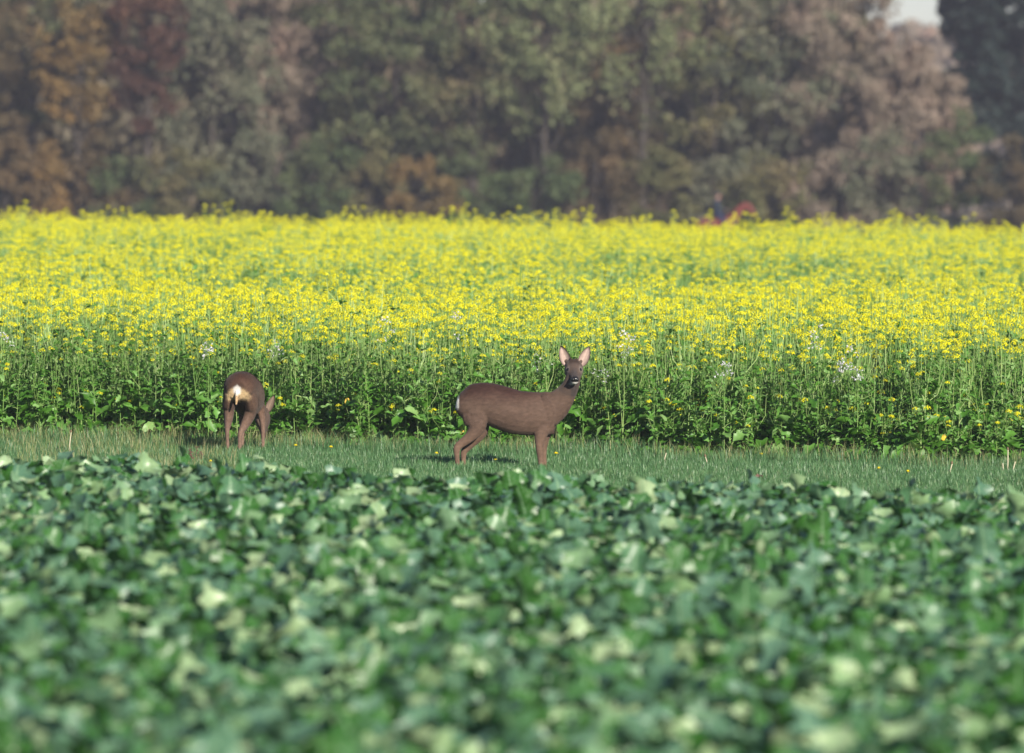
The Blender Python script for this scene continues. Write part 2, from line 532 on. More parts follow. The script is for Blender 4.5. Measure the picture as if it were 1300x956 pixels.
def flower_head(b, c, r, rn, nf, m_pet, m_bud, s=(0.009, 0.013)):
    c = Vector(c)
    for k in range(nf):
        a = k * 2.4 + rn.uniform(-0.3, 0.3)
        t = (k + 0.5) / nf
        el = math.acos(1 - 1.15 * t)
        d = Vector((math.sin(el) * math.cos(a), math.sin(el) * math.sin(a), math.cos(el) * 0.75))
        floret(b, c + d * r * rn.uniform(0.75, 1.1), d + Vector((rn.uniform(-.3, .3), rn.uniform(-.3, .3), 0.3)), rn.uniform(*s), m_pet)
    # tight buds on top
    i = [b.vert(c + Vector((0.007 * math.cos(a), 0.007 * math.sin(a), r * 0.72))) for a in (0, 2.1, 4.2)]
    t = b.vert(c + Vector((0, 0, r * 0.72 + 0.012)))
    for k in range(3): b.face((i[k], i[(k + 1) % 3], t), m_bud)


def mustard(seed, h, nb, leafy=1.0, flowers=1.0, white=False, lowleaf=0.0):
    """Stem, leaves and blossom of one plant: three collectors, plus the list of its large leaves."""
    rn = random.Random(seed)
    stem, bl, small, large = MB(), MB(), MB(), []
    lean = Vector((rn.uniform(-0.08, 0.08), rn.uniform(-0.08, 0.08), 0))
    def sp(t): return lean * (h * t * t) + Vector((0.012 * math.sin(5 * t + seed), 0.012 * math.cos(4 * t + seed), h * t))
    T = [k / 6 for k in range(7)]
    stem.tube([sp(t) for t in T], [0.0065 * (1 - 0.72 * t) for t in T], 3, 0)
    tips = [(sp(1.0), Vector((0, 0, 1)))]
    for k in range(nb):
        t0 = rn.uniform(0.42, 0.86)
        p0 = sp(t0); a = rn.uniform(0, 6.28); out_ = rn.uniform(0.06, 0.16)
        top = h * rn.uniform(max(t0 + 0.06, 0.83), 1.02)
        p2 = p0 + Vector((out_ * math.cos(a), out_ * math.sin(a), top - p0.z))
        p1 = p0.lerp(p2, 0.45) + Vector((0.035 * math.cos(a), 0.035 * math.sin(a), -0.02))
        stem.tube([p0, p1, p2], [0.0034, 0.0028, 0.0018], 3, 0)
        tips.append((p2, p2 - p1))
        # a small leaf where the branch leaves the stem
        if rn.random() < 0.9:
            small.add(rn.choice(mleaf_mb), mat_of(p0, (rn.uniform(-.5, .5), rn.uniform(-0.7, 0.4), a + rn.uniform(-.4, .4)), rn.uniform(0.45, 0.85)))
        if rn.random() < 0.7:
            small.add(rn.choice(mleaf_mb), mat_of(p1, (rn.uniform(-.5, .5), rn.uniform(-0.7, 0.3), rn.uniform(0, 6.28)), rn.uniform(0.3, 0.55)))
    for p, d in tips:
        if rn.random() > flowers: continue
        r = rn.uniform(0.020, 0.036)
        flower_head(bl, p, r, rn, rn.randint(9, 13), 0, 1, (0.010, 0.0145))
        for q in range(rn.randint(0, 2)):                      # looser blossoms below the head
            w = p + Vector((rn.uniform(-.028, .028), rn.uniform(-.028, .028), -rn.uniform(0.025, 0.06)))
            floret(bl, w, Vector((rn.uniform(-1, 1), rn.uniform(-1, 1), 0.5)), rn.uniform(0.008, 0.012), 0)
    for k in range(int(5 * leafy)):
        t = rn.uniform(0.3, 0.8)
        small.add(rn.choice(mleaf_mb), mat_of(sp(t), (rn.uniform(-1.0, 1.0), rn.uniform(-0.8, 0.9), rn.uniform(0, 6.28)), (1.15 - 0.6 * t) * rn.uniform(0.7, 1.15)))
    nl = int(round(3 + lowleaf))
    for k in range(nl):
        t = rn.uniform(0.06, 0.42)
        large.append((rn.randrange(5), tuple(sp(t)), (rn.uniform(-1.0, 1.0), rn.uniform(-0.9, 1.0), k * 2.2 + rn.uniform(-.6, .6)), rn.uniform(0.7, 1.2)))
    return stem, small, bl, large


mus_spec = []
for k in range(14):
    rn = random.Random(500 + k)
    mus_spec.append(mustard(500 + k, rn.uniform(0.94, 1.24), rn.randint(3, 5), leafy=rn.uniform(1.2, 2.2), flowers=(0.42, 0.22, 0.05)[k % 3], lowleaf=2))
for k in range(6):               # lower, leafier plants for the margin of the field
    rn = random.Random(600 + k)
    mus_spec.append(mustard(600 + k, rn.uniform(0.45, 0.80), rn.randint(2, 4), leafy=2.6, flowers=0.12, lowleaf=4))
MM = [M['mstem'], M['mleaf'], M['kale_stem']]
big_me = [b.build('mustard_large_leaf', [M['mleaf'], M['mstem']]) for b in mleaf_big_mb]
mus_parts, mus_protos = [], []
for stem, small, bl, large in mus_spec:
    s_me = stem.build('mustard_stem', M['mstem'])
    f_me = small.build('mustard_foliage', [M['mleaf'], M['mstem']])
    b_me = bl.build('mustard_blossom', [M['petal'], M['bud']], smooth=False) if bl.v else None
    mus_parts.append((s_me, f_me, b_me, large))
    al = MB(); al.add(stem, None, 0); al.add(small, None, 1); al.add(bl, None, 3)
    for k, loc, rot, sc in large: al.add(mleaf_big_mb[k], mat_of(loc, rot, sc), 1)
    mus_protos.append(proto('mustard_shape', al.build('mustard', [M['mstem'], M['mleaf'], M['mstem'], M['petal'], M['bud']], smooth=False)))

FAR_EDGE = 136.0
pts = []
def add_band(y0, y1, dens, kinds):
    ymid = (y0 + y1) / 2
    half = ymid * 0.0722 * 1.10 + 1.0
    n = int(dens * (y1 - y0) * 2 * half)
    for _ in range(n):
        x = rng.uniform(-half, half); y_ = rng.uniform(y0, y1)
        pts.append((x, y_, kinds))
# the front rows follow the edge of the field
front = []
for _ in range(1900):
    x = rng.uniform(-6.6, 6.6); dd = rng.random() ** 1.2 * 2.6
    y_ = edge_mustard(x) + dd
    lowp = (0.5 if dd < 0.5 else 0.16) + (0.28 if x > 1.0 else 0.0)
    k = rng.randrange(14, 20) if rng.random() < lowp else rng.randrange(14)
    if k < 14 and rng.random() < 0.35: k = rng.choice((0, 3, 6, 9, 12))
    s = (0.92 + 0.04 * dd) if k < 14 else rng.uniform(0.7, 1.1)
    front.append((x, y_, k, s * rng.uniform(0.80, 1.12)))
front.sort(key=lambda p: p[1] - edge_mustard(p[0]))
vis = [p for p in front if abs(p[0]) * FPX / p[1] < 640][:300]
visset = set(vis)
for p in vis:
    s_me, f_me, b_me, large = mus_parts[p[2]]
    e = empty('mustard_plant', (p[0], p[1], ground_z(p[0], p[1])), rng.uniform(0, 6.28), p[3])
    if p[2] < 14: tag(e, 'tall slender mustard plant with yellow blossom in the front row beside the grass', 'plant', 'tall mustard plants along the edge of the field')
    else: tag(e, 'low leafy mustard plant with broad green leaves at the foot of the front row', 'plant', 'low leafy mustard plants along the edge of the field')
    obj('stem', s_me, e); obj('foliage', f_me, e)
    if b_me: obj('blossom', b_me, e)
    for k, loc, rot, sc in large:
        o = obj('leaf', big_me[k], e); o.location = loc; o.rotation_euler = rot; o.scale = (sc,) * 3
P_, R_, S_, I_ = [], [], [], []
def put(x, y_, k, s):
    P_.append((x, y_, ground_z(x, y_))); R_.append((rng.gauss(0, 0.06), rng.gauss(0, 0.06), rng.uniform(0, 6.28))); S_.append(s); I_.append(k)
for p in front:
    if p not in visset: put(*p)
for y0, y1, dens in ((62, 70, 34), (70, 78, 28), (78, 92, 23), (92, 108, 17), (108, FAR_EDGE, 14)):
    half = y1 * 0.0722 * 1.08 + 1.0
    for _ in range(int(dens * (y1 - y0) * 2 * half)):
        x = rng.uniform(-half, half); y_ = rng.uniform(y0, y1)
        if y_ < edge_mustard(x) + 2.2: continue
        nz = mnoise.noise((x * 0.22, y_ * 0.10, 1.7))
        if nz < -0.32 and rng.random() < 0.6: k = rng.randrange(14, 20)
        elif y_ > 92 and rng.random() < min(0.45, (y_ - 92) * 0.02): k = rng.choice((0, 3, 6, 9, 12))
        else: k = rng.randrange(14)
        s = 1.0 + 0.10 * nz + rng.gauss(0, 0.07) + (rng.uniform(0.08, 0.24) if rng.random() < 0.05 else 0)
        put(x, y_, k, s)
scatter('mustard_crop', P_, R_, S_, I_, mus_protos, 'dense field of yellow flowering mustard reaching back to the wood', 'crop')

# white flowering fodder radish among the front rows
for k, (px, py) in enumerate(((575, 396), (266, 438), (800, 443), (792, 418), (1040, 414), (1079, 440), (1068, 464), (1090, 464), (921, 461), (490, 404), (757, 470), (690, 452), (349, 432), (4, 424))):
    d = edge_mustard((px - 650) * 63 / FPX) + random.Random(k).uniform(-0.15, 0.5)
    tip = atd(px, py, d)
    rn = random.Random(900 + k)
    e = empty('radish_plant', (tip.x, d, ground_z(tip.x, d)), rn.uniform(0, 6.28))
    tag(e, 'thin-stemmed fodder radish with loose white flowers amid the yellow mustard', 'plant', 'white flowering radish plants in the front of the mustard')
    h = tip.z
    st, bl = MB(), MB()
    st.tube([(0, 0, 0), (0.01, 0, h * 0.5), (0, 0, h)], [0.006, 0.004, 0.002], 3)
    for q in range(4):
        a = rn.uniform(0, 6.28); z0 = h * rn.uniform(0.72, 0.9)
        p2 = Vector((0.07 * math.cos(a), 0.07 * math.sin(a), min(h, z0 + 0.12)))
        st.tube([(0.005, 0, z0), p2 * 0.5 + Vector((0, 0, z0 * 0.5)), p2], [0.003, 0.0025, 0.0015], 3)
        for w in range(rn.randint(4, 7)):
            floret(bl, p2 + Vector((rn.gauss(0, .018), rn.gauss(0, .018), rn.uniform(-.04, .02))), Vector((rn.uniform(-1, 1), rn.uniform(-1, 1), 0.5)), rn.uniform(0.011, 0.016), 0)
    for w in range(rn.randint(6, 10)):
        floret(bl, Vector((rn.gauss(0, .02), rn.gauss(0, .02), h - rn.uniform(-.01, .06))), Vector((rn.uniform(-1, 1), rn.uniform(-1, 1), 0.6)), rn.uniform(0.012, 0.017), 0)
    obj('stem', st.build('radish_stem', M['mstem']), e)
    obj('blossom', bl.build('radish_blossom', M['white'], smooth=False), e)
    for q in range(3):
        o = obj('leaf', big_me[rn.randrange(5)], e)
        o.location = (0, 0, h * rn.uniform(0.15, 0.5)); o.rotation_euler = (rn.uniform(-.4, .4), rn.uniform(-.6, .3), q * 2.1); o.scale = (0.9,) * 3

# wilted leaves hanging at the foot of the mustard
wl_me = lobed_leaf(77, L=0.10, W=0.04, curl=0.9, petiole=0.02).build('wilted_leaf', [M['wilt'], M['straw']])
for k, (px, py, z, lab) in enumerate(((586, 536, 0.25, 'bright yellow wilted leaf low in the mustard beside the standing deer'),
                                      (441, 505, 0.45, 'tan wilted leaf halfway up the mustard stems'),
                                      (613, 562, 0.10, 'pale orange wilted leaf under the belly of the standing deer'),
                                      (1168, 545, 0.16, 'orange wilted leaf at the foot of the leafiest mustard'),
                                      (1200, 551, 0.14, 'tan wilted leaf beside an orange one at the foot of the mustard'),
                                      (292, 556, 0.10, 'yellow wilted leaf beside the hind leg of the grazing deer'))):
    d = edge_mustard((px - 650) * 63 / FPX) + 0.08
    p = atd(px, py, d)
    o = tag(obj('wilted_leaf', wl_me), lab, 'leaf', 'wilted leaves at the edge of the mustard')
    o.location = p; o.rotation_euler = (0.5 * k, 1.2, 1.57 + 0.5 * k); o.scale = (0.95 if k == 0 else 0.55,) * 3


# ------------------------------------------------------------------ small things in the grass
def dandelion(px, py, lab, r=0.022):
    p = at(px, py, 0.07); rn = random.Random(int(px))
    e = empty('dandelion', (p.x, p.y, 0))
    tag(e, lab, 'flower', 'yellow flowers in the grass')
    st = MB(); st.tube([(0, 0, 0), (0.006, 0, 0.04), (0, 0, 0.075)], [0.003, 0.0025, 0.0025], 3)
    obj('stem', st.build('dandelion_stem', M['mstem']), e)
    b = MB()
    for ring, (n, rr, zz) in enumerate(((12, r, 0.004), (10, r * 0.75, 0.011), (7, r * 0.45, 0.016))):
        for k in range(n):
            a = 6.283 * k / n + ring * 0.3; w = 0.30
            c = b.vert((0.003 * math.cos(a), 0.003 * math.sin(a), 0.075))
            q = [b.vert((rr * f * math.cos(a + s), rr * f * math.sin(a + s), 0.075 + zz)) for f, s in ((0.8, -w), (1.0, 0), (0.8, w))]
            b.face((c, *q))
    obj('flower_head', b.build('dandelion_head', M['yellow'], smooth=False), e)


for px, py, lab in ((420, 569, 'yellow dandelion in the grass midway between the two deer'),
                    (554, 577, 'small yellow dandelion behind the hind legs of the standing deer'),
                    (706, 577, 'yellow dandelion in front of the forelegs of the standing deer'),
                    (629, 585, 'pale yellow dandelion under the belly of the standing deer'),
                    (267, 587, 'flat yellow flower near the reddish weed at the edge of the leafy crop'),
                    (375, 567, 'yellow dandelion beside the nose of the grazing deer'),
                    (967, 578, 'tiny yellow dandelion in the grass above the red fallen leaf'),
                    (1153, 600, 'low yellow flower in the grass between the lone pale stalks'),
                    (1116, 596, 'tiny yellow flower in the grass close to a pale stalk')):
    dandelion(px, py, lab, 0.026 if py < 580 else 0.02)


def stalk(px, ytop, ybase, lab, seed_head=True):
    p = at(px, ybase); t = atd(px, ytop, p.y); rn = random.Random(int(px))
    e = empty('dry_stalk', (p.x, p.y, 0)); h = t.z
    tag(e, lab, 'stalk', 'pale dry stalks in the grass')
    b = MB(); b.tube([(0, 0, 0), (rn.uniform(-.01, .01), 0, h * 0.5), (rn.uniform(-.02, .02), 0, h)], [0.007, 0.0065, 0.005], 5, 0, True)
    obj('stem', b.build('stalk_stem', M['straw']), e)
    if seed_head:
        q = b.v[-1]
        s = MB(); s.tube([(q[0], q[1], h - 0.005), (q[0], q[1], h + 0.008), (q[0], q[1], h + 0.024)], [0.006, 0.012, 0.003], 5, 0, True)
        obj('seed_head', s.build('stalk_head', M['seed']), e)


for a in ((89, 549, 581, 'tall pale dry stalk standing alone near the corner of the leafy crop'),
          (1094, 563, 590, 'pale dry stalk standing alone at the foot of the mustard'),
          (1208, 589, 607, 'short dry stalk with brown head between the lone stalk and the group of three', True),
          (1273, 588, 604, 'short thin stalk in the group of three', False),
          (1279, 571, 604, 'tallest stalk in the group of three, with a brown head', True),
          (1287, 586, 604, 'short bare stalk beside the tallest of the three', False),
          (845, 575, 590, 'thin short stalk in the grass beyond the leafy crop', False),
          (898, 580, 594, 'thin short stalk with a dark tip in the open grass', True)):
    stalk(*a)

# a reddish dried weed and a fallen leaf
p = at(247, 592)
e = tag(empty('dried_weed', (p.x, p.y, 0)), 'reddish brown dried weed standing in the grass beside the leafy crop', 'weed')
b, s = MB(), MB()
for k in range(6):
    rn = random.Random(k); x0, y0 = rn.uniform(-.05, .05), rn.uniform(-.04, .04); h = rn.uniform(0.08, 0.19)
    b.tube([(x0 * 0.3, y0 * 0.3, 0), (x0 * 0.8, y0, h * 0.6), (x0 * 1.4, y0, h)], [0.004, 0.003, 0.002], 3)
    for q in range(16):
        z = h * rn.uniform(0.45, 1.0)
        floret(s, Vector((x0 * (0.4 + z / h), y0, z)) + Vector((rn.gauss(0, .01), rn.gauss(0, .01), 0)), Vector((rn.uniform(-1, 1), rn.uniform(-1, 1), rn.uniform(-1, 1))), 0.009, 0)
obj('stem', b.build('weed_stem', M['rust']), e); obj('seed_head', s.build('weed_seed', M['rust'], smooth=False), e)
p = at(961, 608, 0.05)
o = tag(obj('fallen_leaf', lobed_leaf(5, L=0.06, W=0.03, petiole=0.015, curl=0.8).build('fallen_leaf', [M['rust'], M['rust']])), 'small reddish fallen leaf lying on the open grass', 'leaf')
o.location = (p.x, p.y, 0.05); o.rotation_euler = (0.3, -0.5, 0.8)


# ------------------------------------------------------------------ animals
def cr(pts, n=4):
    """Catmull-Rom through tuples of any length."""
    A = [np.array(p, float) for p in pts]
    A = [2 * A[0] - A[1]] + A + [2 * A[-1] - A[-2]]
    out = []
    for i in range(1, len(A) - 2):
        for k in range(n):
            t = k / n
            out.append(0.5 * ((2 * A[i]) + (A[i + 1] - A[i - 1]) * t + (2 * A[i - 1] - 5 * A[i] + 4 * A[i + 1] - A[i + 2]) * t * t + (3 * A[i] - A[i - 1] - 3 * A[i + 1] + A[i + 2]) * t ** 3))
    out.append(A[-2])
    return out


def limb(bm, spec, n=16, lateral=(0, 1, 0), sub=4):
    """spec: (x, y, z, sagittal radius, lateral radius). One closed tube."""
    S = cr(spec, sub)
    P = [Vector(s[:3]) for s in S]
    lat0 = Vector(lateral)
    rings = []
    for i, s in enumerate(S):
        t = (P[min(i + 1, len(P) - 1)] - P[max(i - 1, 0)]).normalized()
        lat = (lat0 - t * lat0.dot(t)).normalized()
        sag = t.cross(lat)
        rs, rl = max(s[3], 0.003), max(s[4], 0.003)
        rings.append([bm.verts.new(P[i] + sag * (rs * math.cos(6.28318 * k / n)) + lat * (rl * math.sin(6.28318 * k / n))) for k in range(n)])
    fs = []
    for a, b in zip(rings, rings[1:]):
        for k in range(n): fs.append(bm.faces.new((a[k], a[(k + 1) % n], b[(k + 1) % n], b[k])))
    fs.append(bm.faces.new(rings[0][::-1])); fs.append(bm.faces.new(rings[-1]))
    bmesh.ops.recalc_face_normals(bm, faces=fs)


def fuse(bm, voxel, smooth=4):
    """Fuse overlapping closed tubes to one continuous skin; returns (verts array, faces)."""
    me = bpy.data.meshes.new('fuse'); bm.to_mesh(me); bm.free()
    o = bpy.data.objects.new('fuse', me); col.objects.link(o)
    r = o.modifiers.new('r', 'REMESH'); r.mode = 'VOXEL'; r.voxel_size = voxel; r.adaptivity = 0
    s = o.modifiers.new('s', 'SMOOTH'); s.factor = 0.5; s.iterations = smooth
    dg = bpy.context.evaluated_depsgraph_get()
    m2 = bpy.data.meshes.new_from_object(o.evaluated_get(dg))
    v = np.zeros(len(m2.vertices) * 3, dtype=np.float32); m2.vertices.foreach_get('co', v)
    nv = np.zeros(len(m2.vertices) * 3, dtype=np.float32); m2.vertices.foreach_get('normal', nv)
    f = [tuple(p.vertices) for p in m2.polygons]
    bpy.data.objects.remove(o); bpy.data.meshes.remove(m2); bpy.data.meshes.remove(me)
    return v.reshape(-1, 3).astype(float), nv.reshape(-1, 3).astype(float), f


def sstep(a, b, x):
    t = np.clip((x - a) / (b - a), 0, 1)
    return t * t * (3 - 2 * t)


def blend(C, c, w):
    w = np.clip(w, 0, 1)[:, None]
    return C * (1 - w) + np.array(c)[None, :] * w


HEAD = [(-0.075, 0, 0.000, 0.030, 0.030), (-0.05, 0, 0.004, 0.054, 0.052), (-0.01, 0, 0.004, 0.063, 0.064), (0.035, 0, -0.004, 0.059, 0.064), (0.07, 0, -0.014, 0.049, 0.051),
        (0.105, 0, -0.023, 0.037, 0.034), (0.14, 0, -0.030, 0.031, 0.029), (0.165, 0, -0.033, 0.029, 0.029), (0.182, 0, -0.034, 0.022, 0.023), (0.188, 0, -0.034, 0.010, 0.011)]


def ear_mesh(mb, base, tip, facing, hw, cols):
    base, tip, facing = Vector(base), Vector(tip), Vector(facing).normalized()
    ax = tip - base; L = ax.length; ax.normalize()
    side = ax.cross(facing).normalized(); face = side.cross(ax).normalized()
    NT, NS = 11, 9
    inner, rim, back = cols
    front, rear = [], []
    for i in range(NT):
        t = i / (NT - 1)
        w = hw * (math.sin(math.pi * min(1, 0.16 + 0.84 * t ** 0.85)) ** 0.75 if t < 1 else 0.02)
        fr, re = [], []
        for k in range(NS):
            s = -1 + 2 * k / (NS - 1)
            cup = hw * 0.75 * (1 - abs(s) ** 1.7) * (1 - 0.55 * t)
            p = base + ax * (L * t) + side * (w * s) - face * cup
            edge = min(1.0, max(0.0, (abs(s) - 0.66) / 0.2) + max(0, (t - 0.84) / 0.12))
            streak = 0.5 + 0.5 * math.sin(s * 9 + t * 4)
            ci = [a * (0.72 + 0.28 * streak) * (1 - edge) + b * edge for a, b in zip(inner, rim)]
            fr.append(mb.vert(p, c=tuple(ci)))
            re.append(mb.vert(p - face * (0.006 * (1 - abs(s) ** 4)), c=back if edge < 0.5 else rim))
        front.append(fr); rear.append(re)
    for i in range(NT - 1):
        for k in range(NS - 1):
            mb.face((front[i][k], front[i][k + 1], front[i + 1][k + 1], front[i + 1][k]))
            mb.face((rear[i][k + 1], rear[i][k], rear[i + 1][k], rear[i + 1][k + 1]))


def ball(mb, c, r, n=10, Mx=None):
    c = Vector(c)
    rings = []
    for i in range(n + 1):
        th = math.pi * i / n
        rings.append([mb.vert((Mx or Matrix.Identity(4)) @ Vector((c.x + r[0] * math.sin(th) * math.cos(6.28318 * k / (2 * n)), c.y + r[1] * math.sin(th) * math.sin(6.28318 * k / (2 * n)), c.z + r[2] * math.cos(th)))) for k in range(2 * n)])
    for a, b in zip(rings, rings[1:]):
        for k in range(2 * n): mb.face((a[k], b[k], b[(k + 1) % (2 * n)], a[(k + 1) % (2 * n)]))


M['coat'] = coat_mat('deer_coat')
M['hair'] = coat_mat('deer_fur', rough=0.7, sheen=0.1, nscale=40, amount=0.15)
M['eye'] = plain_mat('eye', (0.006, 0.005, 0.005), 0.08, 0.6)
M['nose'] = plain_mat('nose', (0.008, 0.008, 0.009), 0.28, 0.5)
M['hoof'] = plain_mat('hoof', (0.012, 0.011, 0.010), 0.4, 0.5)


def make_deer(name, label, torso, neck, legs, head_M, ears, coat_fn, hooves, seed, tail=None):
    e = empty(name)
    tag(e, label, 'deer', 'roe deer on the grass')
    bm = bmesh.new()
    limb(bm, torso, 20); limb(bm, neck, 16)
    for l in legs: limb(bm, l, 12)
    hs = []
    for x, y_, z, a, b_ in HEAD: hs.append((x, y_, z, a, b_))
    bh = bmesh.new(); limb(bh, hs, 16)
    # brow ridges, cheeks, ear roots and velvet knobs give the head its planes
    for sd_ in (-1, 1):
        limb(bh, [(0.0, sd_ * 0.036, 0.034, 0.016, 0.014), (0.035, sd_ * 0.040, 0.034, 0.014, 0.012), (0.055, sd_ * 0.034, 0.026, 0.009, 0.009)], 8)
        limb(bh, [(-0.02, sd_ * 0.040, -0.026, 0.030, 0.022), (0.03, sd_ * 0.038, -0.034, 0.026, 0.018), (0.08, sd_ * 0.02, -0.045, 0.014, 0.012)], 8)
        limb(bh, [(-0.02, sd_ * 0.018, 0.050, 0.010, 0.009), (-0.024, sd_ * 0.022, 0.078, 0.007, 0.007)], 8)
        limb(bh, [(-0.045, sd_ * 0.030, 0.025, 0.022, 0.020), (-0.052, sd_ * 0.058, 0.050, 0.015, 0.015)], 8)
    limb(bh, [(0.06, 0, -0.046, 0.016, 0.022), (0.12, 0, -0.054, 0.013, 0.019), (0.165, 0, -0.056, 0.010, 0.016)], 8)   # lower jaw
    bh.transform(head_M)
    tmp = bpy.data.meshes.new('t'); bh.to_mesh(tmp); bh.free(); bm.from_mesh(tmp); bpy.data.meshes.remove(tmp)
    if tail: limb(bm, tail, 10)
    V, N, F = fuse(bm, 0.0062, 9)
    inv = np.array(head_M.inverted())
    Hc = (np.c_[V, np.ones(len(V))] @ inv.T)[:, :3]
    C = coat_fn(V, N, Hc)
    mb = MB()
    mb.v = [tuple(p) for p in V]; mb.uv = [(0.5, 0.5)] * len(V); mb.c = [tuple(c) for c in C]
    mb.f = list(F); mb.m = [0] * len(F)
    for a in ears: ear_mesh(mb, *a)
    obj('body', mb.build('deer_body', M['coat'], color=True), e)
    # short hairs lying along the coat
    rn = np.random.default_rng(seed)
    T = np.array([f[:3] for f in F])
    nh = 36000
    pick = rn.integers(0, len(T), nh); w = rn.dirichlet((1, 1, 1), nh)
    P = (V[T[pick]] * w[..., None]).sum(1); Nn = N[T[pick][:, 0]]; Cc = C[T[pick][:, 0]]
    flow = np.array([-0.8, 0, -0.55])[None, :] + rn.normal(0, 0.25, (nh, 3))
    inhead = np.linalg.norm((np.c_[P, np.ones(nh)] @ inv.T)[:, :3] - np.array([0.05, 0, 0])[None, :], axis=1) < 0.17
    back = np.array(head_M.to_3x3() @ Vector((-1, 0, 0.1)))
    flow[inhead] = back[None, :] + rn.normal(0, 0.2, (inhead.sum(), 3))
    flow -= Nn * (flow * Nn).sum(1)[:, None]
    flow /= np.linalg.norm(flow, axis=1)[:, None] + 1e-6
    D = flow + Nn * 0.20; D /= np.linalg.norm(D, axis=1)[:, None]
    thin = np.clip((P[:, 2] - 0.05) / 0.35, 0.25, 1.0)
    Ln = rn.uniform(0.010, 0.020, nh) * thin; Ln[inhead] *= 0.45
    sidev = np.cross(D, Nn); sidev /= np.linalg.norm(sidev, axis=1)[:, None] + 1e-6
    P0 = P - Nn * 0.001
    verts = np.empty((nh * 3, 3)); verts[0::3] = P0 - sidev * 0.0013; verts[1::3] = P0 + sidev * 0.0013; verts[2::3] = P0 + D * Ln[:, None]
    shade = rn.uniform(0.75, 1.25, nh)[:, None]
    h = MB(); h.v = verts.tolist(); h.uv = [(0.5, 0.5)] * (nh * 3); h.c = np.repeat(np.clip(Cc * shade, 0, 1), 3, axis=0).tolist()
    h.f = np.arange(nh * 3).reshape(-1, 3).tolist(); h.m = [0] * nh
    tag(obj('fur', h.build('deer_fur', M['hair'], color=True), e), kind='stuff')
    for sd_ in (-1, 1):
        b = MB(); ball(b, (0.066, sd_ * 0.0425, 0.014), (0.0125, 0.0105, 0.0125), 8, head_M)
        obj('eye', b.build('deer_eye', M['eye']), e)
    b = MB(); ball(b, (0.180, 0, -0.024), (0.014, 0.0255, 0.0175), 8, head_M)
    for sd_ in (-1, 1): ball(b, (0.186, sd_ * 0.015, -0.022), (0.009, 0.010, 0.009), 6, head_M)
    obj('nose', b.build('deer_nose', M['nose']), e)
    for x, y_, sx in hooves:
        b = MB()
        for sd_ in (-1, 1):
            b.tube([(x - 0.004, y_ + sd_ * 0.010, 0.034), (x + 0.004, y_ + sd_ * 0.011, 0.018), (x + 0.014, y_ + sd_ * 0.011, 0.001)], [0.013, 0.014, 0.011], 8, 0, True)
        obj('hoof', b.build('deer_hoof', M['hoof']), e)
    return e


def zx(x): return (x - 520) / 755.0
def zz(y): return (885 - y) / 755.0


# -- the standing deer, head turned to the camera (profile measured in the photograph)
torso = []
for x, top, bot, hw in ((150, 410, 486, 0.066), (163, 386, 516, 0.086), (192, 363, 550, 0.102), (235, 342, 575, 0.114), (295, 328, 578, 0.120), (355, 328, 588, 0.120), (430, 345, 622, 0.128),
                        (520, 372, 652, 0.132), (610, 381, 658, 0.124), (680, 383, 660, 0.112), (735, 380, 655, 0.094), (775, 388, 640, 0.070), (800, 430, 620, 0.040)):
    torso.append((zx(x), 0, zz((top + bot) / 2), (bot - top) / 2 / 755.0, hw))
neck = [(zx(720), 0, zz(500), 0.150, 0.085), (zx(775), 0, zz(465), 0.128, 0.078), (zx(822), -0.004, zz(415), 0.098, 0.067), (zx(856), -0.024, zz(362), 0.078, 0.066), (zx(876), -0.046, zz(312), 0.068, 0.064), (zx(886), -0.045, zz(262), 0.060, 0.060)]
def L_(pts, y0, y1):
    n = len(pts)
    return [(zx(x), y0 * (0.35, 0.72, 0.95, 1.0)[min(3, k)] + (y1 - y0) * min(1, k / 3), zz(y_), a, b) for k, (x, y_, a, b) in enumerate(pts)]
hind = [(255, 460, 0.115, 0.060), (262, 545, 0.104, 0.062), (278, 600, 0.082, 0.052), (248, 655, 0.053, 0.038), (200, 697, 0.040, 0.027), (158, 733, 0.034, 0.022), (152, 775, 0.026, 0.019), (157, 825, 0.0215, 0.017), (164, 858, 0.023, 0.019), (172, 880, 0.020, 0.019)]
hind2 = [(265, 480, 0.100, 0.060), (285, 565, 0.090, 0.058), (312, 618, 0.062, 0.048), (288, 672, 0.046, 0.036), (240, 720, 0.036, 0.026), (203, 760, 0.031, 0.021), (196, 800, 0.024, 0.018), (199, 840, 0.021, 0.017), (205, 865, 0.023, 0.018), (212, 880, 0.020, 0.018)]
fore = [(722, 520, 0.090, 0.045), (700, 590, 0.078, 0.048), (682, 650, 0.058, 0.042), (675, 700, 0.040, 0.032), (676, 755, 0.031, 0.026), (680, 800, 0.024, 0.020), (686, 842, 0.0235, 0.020), (692, 866, 0.024, 0.020), (698, 880, 0.021, 0.019)]
fore2 = [(740, 530, 0.080, 0.045), (726, 600, 0.068, 0.045), (712, 655, 0.050, 0.040), (704, 705, 0.037, 0.030), (702, 755, 0.029, 0.025), (705, 800, 0.0235, 0.019), (709, 842, 0.023, 0.019), (714, 866, 0.024, 0.019), (719, 880, 0.021, 0.019)]
p_ = R(14)
fw = Vector((0.03, -math.cos(p_), -math.sin(p_))).normalized()
lt = Vector((0, 0, 1)).cross(fw).normalized(); up = fw.cross(lt)
HS = 1.22
head_M = Matrix.Translation((zx(886), 0.015, zz(236))) @ Matrix((fw, lt, up)).transposed().to_4x4() @ Matrix.Diagonal((HS, HS, HS, 1))
INNER, RIM, BACK = (0.46, 0.34, 0.29), (0.035, 0.026, 0.022), (0.14, 0.095, 0.070)
